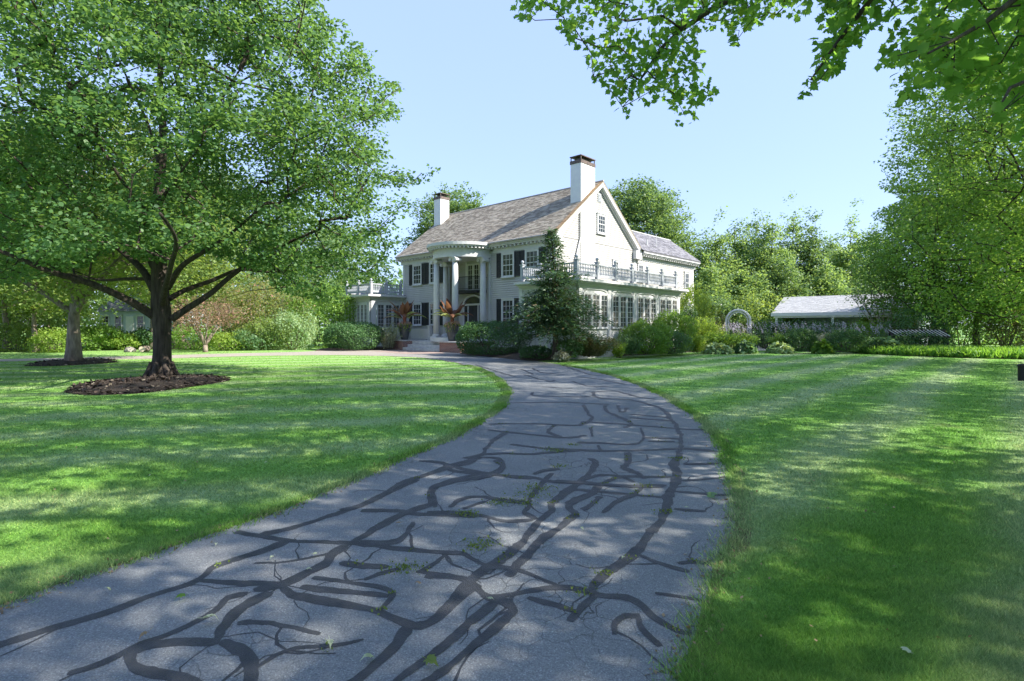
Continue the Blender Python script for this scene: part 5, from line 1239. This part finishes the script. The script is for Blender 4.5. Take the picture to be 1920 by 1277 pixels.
for i,(px,Y,rx,h,lb) in enumerate([(1372,33.6,.7,1.45,'lavender flower spires in front of the left arbour leg'),(1392,33.9,.6,1.4,'lavender flower spires seen through the arbour opening'),(1425,34.2,.8,1.5,'pinkish flower spires right of the arbour'),(1480,34.8,1.1,1.5,'lavender flower spires left in the long row before the shed'),(1530,34.6,1.1,1.55,'lavender flower spires in the middle of the row before the shed'),(1580,34.4,1.0,1.5,'lavender flower spires around the shed post'),(1638,33.8,1.2,1.35,'violet flower spires right of the shed below the bare lilac'),(1690,34.6,.9,1.0,'low violet flower spires left of the slatted frame')]):
    shrub('russian_sage', lb, 'flowers', gp(px,Y,.22), rx, .55, h, 900, .075, L_SAGE if i % 2 else L_BLUE, 260+i, 'spray', group='spiky lavender flowers along the garden bed', leaf2=LAV, n2=int(38*rx), l2=.08)
for i,(px,Y,rx,h,lb) in enumerate([(1455,36.5,1.4,1.75,'dark bushy hedge plant left of the shed opening'),(1540,38,2.6,1.78,'dark hedge beneath the shed eave left of the post'),(1625,37.5,1.6,1.75,'dark arching shrub in the shed opening right of the post'),(1725,34.4,2.2,2.5,'shadowed dark shrub behind the slatted frame'),(1800,35,2.2,3.0,'shadowed green shrub behind the slender tree trunk'),(1885,35,1.4,2.6,'tan brown dry leaved shrub at the right edge')]):
    shrub('dark_shrub' if i < 5 else 'dry_shrub', lb, 'shrub', gp(px,Y,.1), rx, .9, h, 3200, .12, L_BOX if i in (2,4) else (L_YEW if i < 5 else L_SPIREA), 280+i, 'round', lump=.2)
for i,(px,Y,rx,h,lf,lb) in enumerate([(1700,47,3.5,4.2,L_WOOD,'wide green thicket under the right maples'),(1840,46,3.5,4.6,L_RIGHT,'green thicket behind the slender trunk'),(1940,38,3.2,4.2,L_RIGHT,'green thicket at the right frame edge'),(1420,50,4,4.2,L_WOOD,'green thicket under the screen trees behind the arbour'),(1340,50,3.5,4.4,L_BACK,'pale thicket under the screen trees behind the golden shrubs'),(1500,58,5,5,L_WOOD,'green thicket behind the shed roof left'),(1610,58,5,6,L_BACK,'green thicket behind the shed roof right')]):
    shrub('thicket', lb, 'thicket', gp(px,Y), rx, 1.6, h, 5200, .2, lf, 300+i, 'round', lump=.2)
# left side shrubs
for i,(nm,px,Y,z,rx,ry,h,n,ls,lf,st,lb) in enumerate([
 ('yellow_shrub',100,33,0,1.25,1,1.35,3200,.11,L_LIME,'round','yellow leaved shrub left of the second maple trunk'),
 ('green_shrub',30,34,0,1.8,1.2,1.7,3600,.13,L_WOOD,'round','mid green shrub at the far left edge of the lawn'),
 ('green_shrub',180,36,0,2.0,1.5,1.55,5200,.13,L_BOX,'round','bright green shrub bank right of the second maple trunk'),
 ('green_shrub',228,36.5,0,1.4,1.2,1.05,3200,.12,L_LIME,'round','lime green low shrub before the neighbour house'),
 ('dark_shrub',272,37.5,0,1.2,1.2,1.35,3600,.13,L_YEW,'round','dark shrub left of the big maple trunk, below the neighbour house'),
 ('green_shrub',365,36.5,0,1.5,1.2,1.6,3200,.12,L_BOX,'round','green shrub right of the big maple trunk'),
 ('green_shrub',425,35.6,0,1.4,1.0,1.1,3000,.11,L_LIME,'round','pale low shrub right of the reddish multi stemmed tree'),
 ('green_shrub',470,36,0,1.4,1.1,1.25,3000,.12,L_BLUE,'round','blue green shrub left of the pale mound'),
 ('green_shrub',503,36.5,0,1.6,1.2,2.0,4200,.12,L_WOOD,'round','yellowish green mound below the red leaved tree'),
 ('green_shrub',548,36.8,0,1.7,1.3,2.5,5000,.12,L_HOSTA,'round','pale green tall mound left of the yew hedge'),
 ('green_shrub',600,40.5,0,2.6,1.6,4.6,7500,.14,L_BOX,'round','tall dark green shrub behind the left yew hedge'),
 ('green_shrub',655,43,0,1.2,1.0,3.2,3000,.14,L_BLUE,'round','narrow shrub against the west sunroom'),
 ('thicket',85,44,0,4.0,2,4.0,5200,.2,L_WOOD,'round','green thicket behind the second maple'),
 ('thicket',0,44,0,4.5,2,4.5,5200,.2,L_BACK,'round','green thicket behind the far left trunks'),
 ('thicket',-110,38,0,4,2,4.5,5200,.2,L_WOOD,'round','green thicket past the left frame edge'),
 ('thicket',405,46,0,4.3,2,4.6,5200,.2,L_WOOD,'round','green thicket behind the reddish tree'),
 ('thicket',500,50,0,5,2,6.0,6000,.22,L_BACK,'round','pale thicket behind the red leaved tree'),
 ('thicket',610,56,0,5,2,6.5,6000,.24,L_BACK,'round','pale thicket left of the west sunroom'),
 ]):
    shrub(nm, lb, 'thicket' if nm == 'thicket' else 'shrub', gp(px,Y,z), rx, ry, h, n, ls, lf, 330+i, st, lump=.17)
# ornamental small trees with red leaves, bare lilac
def multi(name, label, loc, H, rad, seed, leaf, bark, nst, ntar, per, lsize, spread=.35, zc=.68, rz=.34, zmin=.35):
    rg = np.random.default_rng(seed); t = empty(name, loc, label, 'tree'); mb = MB(); trunk = [(np.array([0,0,-.05]),-1),(np.array([0,0,H*.12]),0)]
    mb.tube([(0,0,-.05),(0,0,H*.13)],[.17,.13],8)
    for k in range(nst):
        a = k*6.28/nst+rg.uniform(-.3,.3); s = rg.uniform(.5,1)*spread*H
        P = smooth([(0,0,H*.10),(.3*s*math.cos(a),.3*s*math.sin(a),H*.28),(.75*s*math.cos(a+.2),.75*s*math.sin(a+.2),H*.5),(s*math.cos(a),s*math.sin(a),H*.72)],.25)
        mb.tube([tuple(p) for p in P],[.06*(1-.75*i/len(P)) for i in range(len(P))],6); limb_nodes(trunk,1,P)
    T = blob(rg, ntar, (0,0,H*zc), (rad,rad,H*rz), .3, .18, H*zmin, lambda P: gaps(P,seed,-.5))
    A, par, tips, order = tree_grow(trunk, T, rg); tree_wood(mb, A, par, tips, len(trunk), .007, .009, 4, maxr=.05); mb.build('trunk', bark, t, True)
    if per: link('crown', poly_mesh('crown', sprays(A,par,tips,order,T,rg,per,.34,.2,lsize,LEAF4),4), t, leaf)
multi('dogwood_tree','small multi stemmed tree with reddening leaves, right of the big maple trunk',gp(385,33.2),3.4,1.9,401,L_RED,BARK2,8,190,15,.12)
multi('red_leaf_tree','taller red tinged tree left of the dark shrub behind the drive',gp(490,40),5.2,3.6,402,L_MIX,BARK2,7,340,24,.15,zc=.62,rz=.40,zmin=.2)
multi('red_leaf_tree','reddish tree half hidden behind the pale mound',gp(440,43),4.6,2.4,403,L_MIX,BARK2,6,220,24,.15,zc=.62,rz=.4,zmin=.2)
multi('lilac_shrub','grey lilac with bare fanning twigs at the right end of the shed roof',gp(1655,41,0),6.2,2.6,404,L_YEW,GREYTWIG,14,420,6,.14,spread=.36,zc=.66,rz=.40,zmin=.2)

# ground cover strip on the right (stuff)
n = 15000; pxs = rng.uniform(1600,2140,n); f = rng.random(n)**.9
front = np.interp(pxs,[1600,1640,1720,1830,1920,2150],[662,665,668.5,672.5,674.5,679]); Yf = EYE*F/(front-HY); Yg = Yf+.15+f*5.6
P = np.stack([(pxs-CX)/F*Yf+.1*(Yg-Yf), Yg, .02+.08*np.minimum(1,(Yg-Yf)/1.5)],1)
A = rng.normal(0,.42,(n,3)); A[:,2] = 1
gc = link('ground_cover', poly_mesh('ground_cover', leaf_verts(P,A,rng.normal(0,1,(n,3)),.40*rng.uniform(.5,1.25,n),np.array([(0,.05,0),(.5,.10,.05),(1,0,-.2),(.5,-.10,.05),(0,-.05,0)])),5), None, L_GRASSY)
tag(gc,'bright green strap leaved ground cover bordering the right lawn','ground cover',kind='stuff')

# ------------------------------------------------------------------ garden structures
def arbor():
    t = empty('garden_arbor',gp(1384,35.2,.2),'white arched lattice garden arbour among the flowers','arbour',rz=HROT+R(20)); W, D, Hs = .72, .35, 1.75
    def arch(y): return [(-W,y,0),(-W,y,Hs)]+[(-W*math.cos(R(a)),y,Hs+W*math.sin(R(a))*1.0) for a in range(10,180,10)]+[(W,y,Hs),(W,y,0)]
    for y in (-D,D): m = MB(); m.tube(arch(y),.065,6); m.tube([(p[0]*.80,p[1],p[2] if p[2] < Hs else Hs+(p[2]-Hs)*.8) for p in arch(y)],.03,5); m.build('arch',WHITE,t)
    m = MB()
    for a in range(0,181,15): x, z = -W*math.cos(R(a)), Hs+W*math.sin(R(a)); m.tube([(x,-D,z),(x,D,z)],.03,5)
    m.build('crosspiece',WHITE,t)
    for s in (-1,1):
        m = MB()
        for k in range(8): m.tube([(s*W,-D,.2+k*.2),(s*W,D,.2+k*.2)],.02,4)
        for k in range(3): m.tube([(s*W,-D+.175+k*.175,.1),(s*W,-D+.175+k*.175,Hs)],.018,4)
        m.build('lattice',WHITE,t)
arbor()
def iron_fence():
    t = empty('iron_fence',gp(1360,36.4,.2),'black iron picket fence running behind the arbour','fence',rz=HROT*.25)
    m = MB(); 
    for z in (.25,1.25): m.box(-1.2,3.2,-.015,.015,z,z+.03)
    m.build('rail',IRON,t); m = MB()
    for k in range(38): x = -1.2+k*.118; m.tube([(x,0,0),(x,0,1.42)],.011,4)
    m.build('picket',IRON,t)
    for x in (-1.25,.1,1.5,3.25): m = MB(); m.box(x-.035,x+.035,-.035,.035,-.05,1.5); m.lathe([(.05,1.5),(.04,1.55),(.005,1.6)],(x,0,0),8); m.build('post',IRON,t)
iron_fence()
def shed():
    X0, Y0 = gp(1453,48)[:2]; t = empty('pool_shed',(X0,Y0,0),'low grey roofed pool shed with white eaves and open dark front','shed',rz=HROT)
    L, D, ez, rz_ = 10.5, 6.6, 2.78, 4.35
    m = MB(); shingles(m,-.2,L,(-.3,ez),(D/2,rz_),.2,.4); slab(m,-.2,L,(-.3,ez-.02),(D/2,rz_-.02)); slab(m,-.2,L,(D+.3,ez-.02),(D/2,rz_-.021)); m.build('roof',SHEDROOF,t)
    m = MB(); m.box(-.24,L+.04,-.36,-.302,ez-.28,ez+.0); m.box(0,L,-.25,.02,ez-.42,ez-.285); m.build('fascia',WHITE,t)
    m = MB(); m.box(0,.14,.1,D,0,2.5); m.box(.14,L,D-.14,D,0,2.5); m.box(L-.14,L,.1,D-.14,0,2.5); m.add([(.0,0,2.5),(.0,D,2.5),(.0,D/2,rz_-.1)],[(0,1,2)]); m.build('wall',BLUEGREY,t)
    for x in (.1,4.5,L-.25): m = MB(); m.box(x,x+.16,-.2,-.04,0,2.45); m.box(x-.03,x+.19,-.23,-.01,0,.15); m.build('post',WHITE,t)
shed()
def slatted():
    p = gp(1722,32.6); t = empty('slatted_frame',(p[0],p[1],.42),'long low black frame topped by slanting pale slats beyond the ground cover','garden frame',rz=R(-8))
    m = MB(); m.add([(-1.6,-.25,.55),(1.6,-.25,.55),(1.6,.2,.95),(-1.6,.2,.95),(-1.6,-.21,.53),(1.6,-.21,.53),(1.6,.24,.93),(-1.6,.24,.93)],[(3,2,1,0),(4,5,6,7),(0,1,5,4),(1,2,6,5),(2,3,7,6),(3,0,4,7)]); m.build('back_panel',IRON,t)
    for y, z in ((-.25,.54),(.2,.95)): m = MB(); m.box(-1.62,1.62,y-.04,y+.04,z-.03,z+.05); m.build('rail',IRON,t)
    for k in range(14): x = -1.4+k*.215; m = MB(); m.tube([(x+.22,-.27,.58),(x-.2,.15,.965)],.024,5); m.build('slat',WHITE,t)
    for x in (-1.5,0,1.5):
        for y, zt in ((-.22,.52),(.2,.9)): m = MB(); m.box(x-.04,x+.04,y,y+.05,-.5,zt); m.build('leg',IRON,t)
slatted()
# black bollard lamp at the right edge
p = gnd(1917,714); t = empty('bollard',(p[0]+.02,p[1],0),'short black bollard on the lawn at the right frame edge','bollard')
m = MB(); m.lathe([(.12,-.02),(.12,.42),(.10,.425)],(0,0,0),20); m.build('body',IRON,t); m = MB(); m.lathe([(.135,.426),(.14,.46),(.10,.49),(.02,.50)],(0,0,0),20); m.build('cap',IRON,t)
# white flat canopy behind the golden shrubs
p = gp(1328,52); t = empty('garden_canopy',(p[0],p[1],0),'small white flat canopy glimpsed behind the golden shrubs','canopy',rz=HROT)
m = MB(); m.box(-1.2,1.2,-.9,.9,3.55,3.75); m.build('roof',WHITE,t)
for x in (-1.1,1.1):
    for y in (-.8,.8): m = MB(); m.box(x-.06,x+.06,y-.06,y+.06,0,3.55); m.build('post',WHITE,t)
# neighbour house on the left
p = gp(248,62); t = empty('neighbour_house',(p[0],p[1],0),'blue grey neighbour house with white windows far behind the trees','house',rz=R(-6))
m = MB(); m.box(-4.2,4.2,0,7,0,3.4); laps(m,((0,-.01),(1,0),(0,-1)),.3,3.4,-4.2,4.2,.2); m.build('wall',BLUEGREY,t)
m = MB(); shingles(m,-4.5,4.5,(-.4,3.35),(3.5,6.0),.3,.5); slab(m,-4.5,4.5,(7.4,3.3),(3.5,5.98)); rf = m.build('roof',SLATE,t)
m = MB(); m.box(-.7,.7,.5,2.2,3.5,4.6); m.add([(-.85,.4,4.6),(.85,.4,4.6),(0,.4,5.4),(-.85,2.4,4.6),(.85,2.4,4.6),(0,2.4,5.4)],[(0,1,2),(0,2,5,3),(1,4,5,2),(3,5,4)]); m.build('dormer',BLUEGREY,rf)
NP = ((0,-.03),(1,0),(0,-1))
for u in (-3.3,-1.7,1.1,2.7): window(NP,u-.5,u+.5,1.0,2.9,2,4,parent=t)
m = MB(); m.pbox(NP,-.75,.25,-.01,.06,.2,2.75); m.build('door',WHITE,t)
# boulder and cut log at the edge of the drive
def lump(name,label,cat,loc,r,mat):
    me = bpy.data.meshes.new(name); import bmesh
    bm = bmesh.new(); bmesh.ops.create_icosphere(bm,subdivisions=3,radius=1)
    for v in bm.verts:
        c = v.co; f = 1+.12*math.sin(c.x*3+1)+.10*math.sin(c.y*4+c.z*3)+.05*math.sin(c.x*9+c.z*7); v.co = Vector((c.x*r[0]*f,c.y*r[1]*f,max(-.05,c.z*r[2]*f+r[2]*.5)))
    bm.to_mesh(me); bm.free(); o = link(name,me,None,mat); o.location = loc; tag(o,label,cat)
    me.polygons.foreach_set('use_smooth',[True]*len(me.polygons)); me.update()
lump('boulder','grey tan boulder beside the sawn log left of the big maple trunk','rock',gp(243,33.5),(.36,.3,.2),BOULDER)
p = gp(266,33.3); t = empty('cut_log',(p[0],p[1],0),'short sawn log with a pale round end facing the lawn','log',rz=R(10))
m = MB(); m.tube([(0,0,.18),(0,.7,.18)],.19,16); m.build('bark',BARK2,t); m = MB(); m.tube([(0,-.012,.18),(0,-.004,.18)],.17,16); m.build('sawn_end',LOGEND,t)
# pale gravel path opening between the hostas
m = MB(); m.poly([(*gnd(1421,657.6)[:2],.012),(*gnd(1440,657.6)[:2],.012),(16.6,36,.29),(15.6,36,.29)]); tag(m.build('garden_path', M('pale_gravel',(.45,.40,.30),(.6,.55,.44),20,.9)), kind='structure')

# ------------------------------------------------------------------ light, sky, camera
SUN = Vector((.751,-.235,.62)).normalized()
ld = bpy.data.lights.new('sun','SUN'); ld.energy = 2.5; ld.angle = R(.5); ld.color = (1,.93,.82)
lo = bpy.data.objects.new('sun',ld); COL.objects.link(lo); lo.rotation_euler = (-SUN).to_track_quat('-Z','Y').to_euler(); lo.location = (30,-10,40)
wd = bpy.data.worlds.new('World'); scene.world = wd; wd.use_nodes = True; nt = wd.node_tree
sky = nt.nodes.new('ShaderNodeTexSky'); sky.sky_type = 'NISHITA'; sky.sun_disc = False
sky.sun_elevation = math.asin(SUN.z); sky.sun_rotation = math.atan2(SUN.x, SUN.y); sky.altitude = 50; sky.air_density = 1.0; sky.dust_density = .6; sky.ozone_density = 1.5
bg = nt.nodes['Background']; bg.inputs['Strength'].default_value = .14; mxs = nt.nodes.new('ShaderNodeMix'); mxs.data_type = 'RGBA'; mxs.inputs[0].default_value = .86; nt.links.new(sky.outputs[0], mxs.inputs[6]); mxs.inputs[7].default_value = (.70,.94,1.66,1)
nt.links.new(mxs.outputs[2], bg.inputs['Color'])
cd = bpy.data.cameras.new('camera'); co = bpy.data.objects.new('camera',cd); COL.objects.link(co); scene.camera = co
co.location = (0,0,EYE); co.rotation_euler = (R(90),0,0); cd.sensor_width = 36; cd.lens = F/1920*36; cd.shift_y = -(638.5-HY)/1920; cd.clip_end = 3000; cd.clip_start = .05
vs = scene.view_settings; vs.view_transform = 'Standard'; vs.look = 'None'; vs.exposure = 2.36; vs.gamma = 1
cy = scene.cycles; cy.max_bounces = 6; cy.diffuse_bounces = 4; cy.glossy_bounces = 2; cy.transmission_bounces = 3; cy.transparent_max_bounces = 4; cy.caustics_reflective = False; cy.caustics_refractive = False
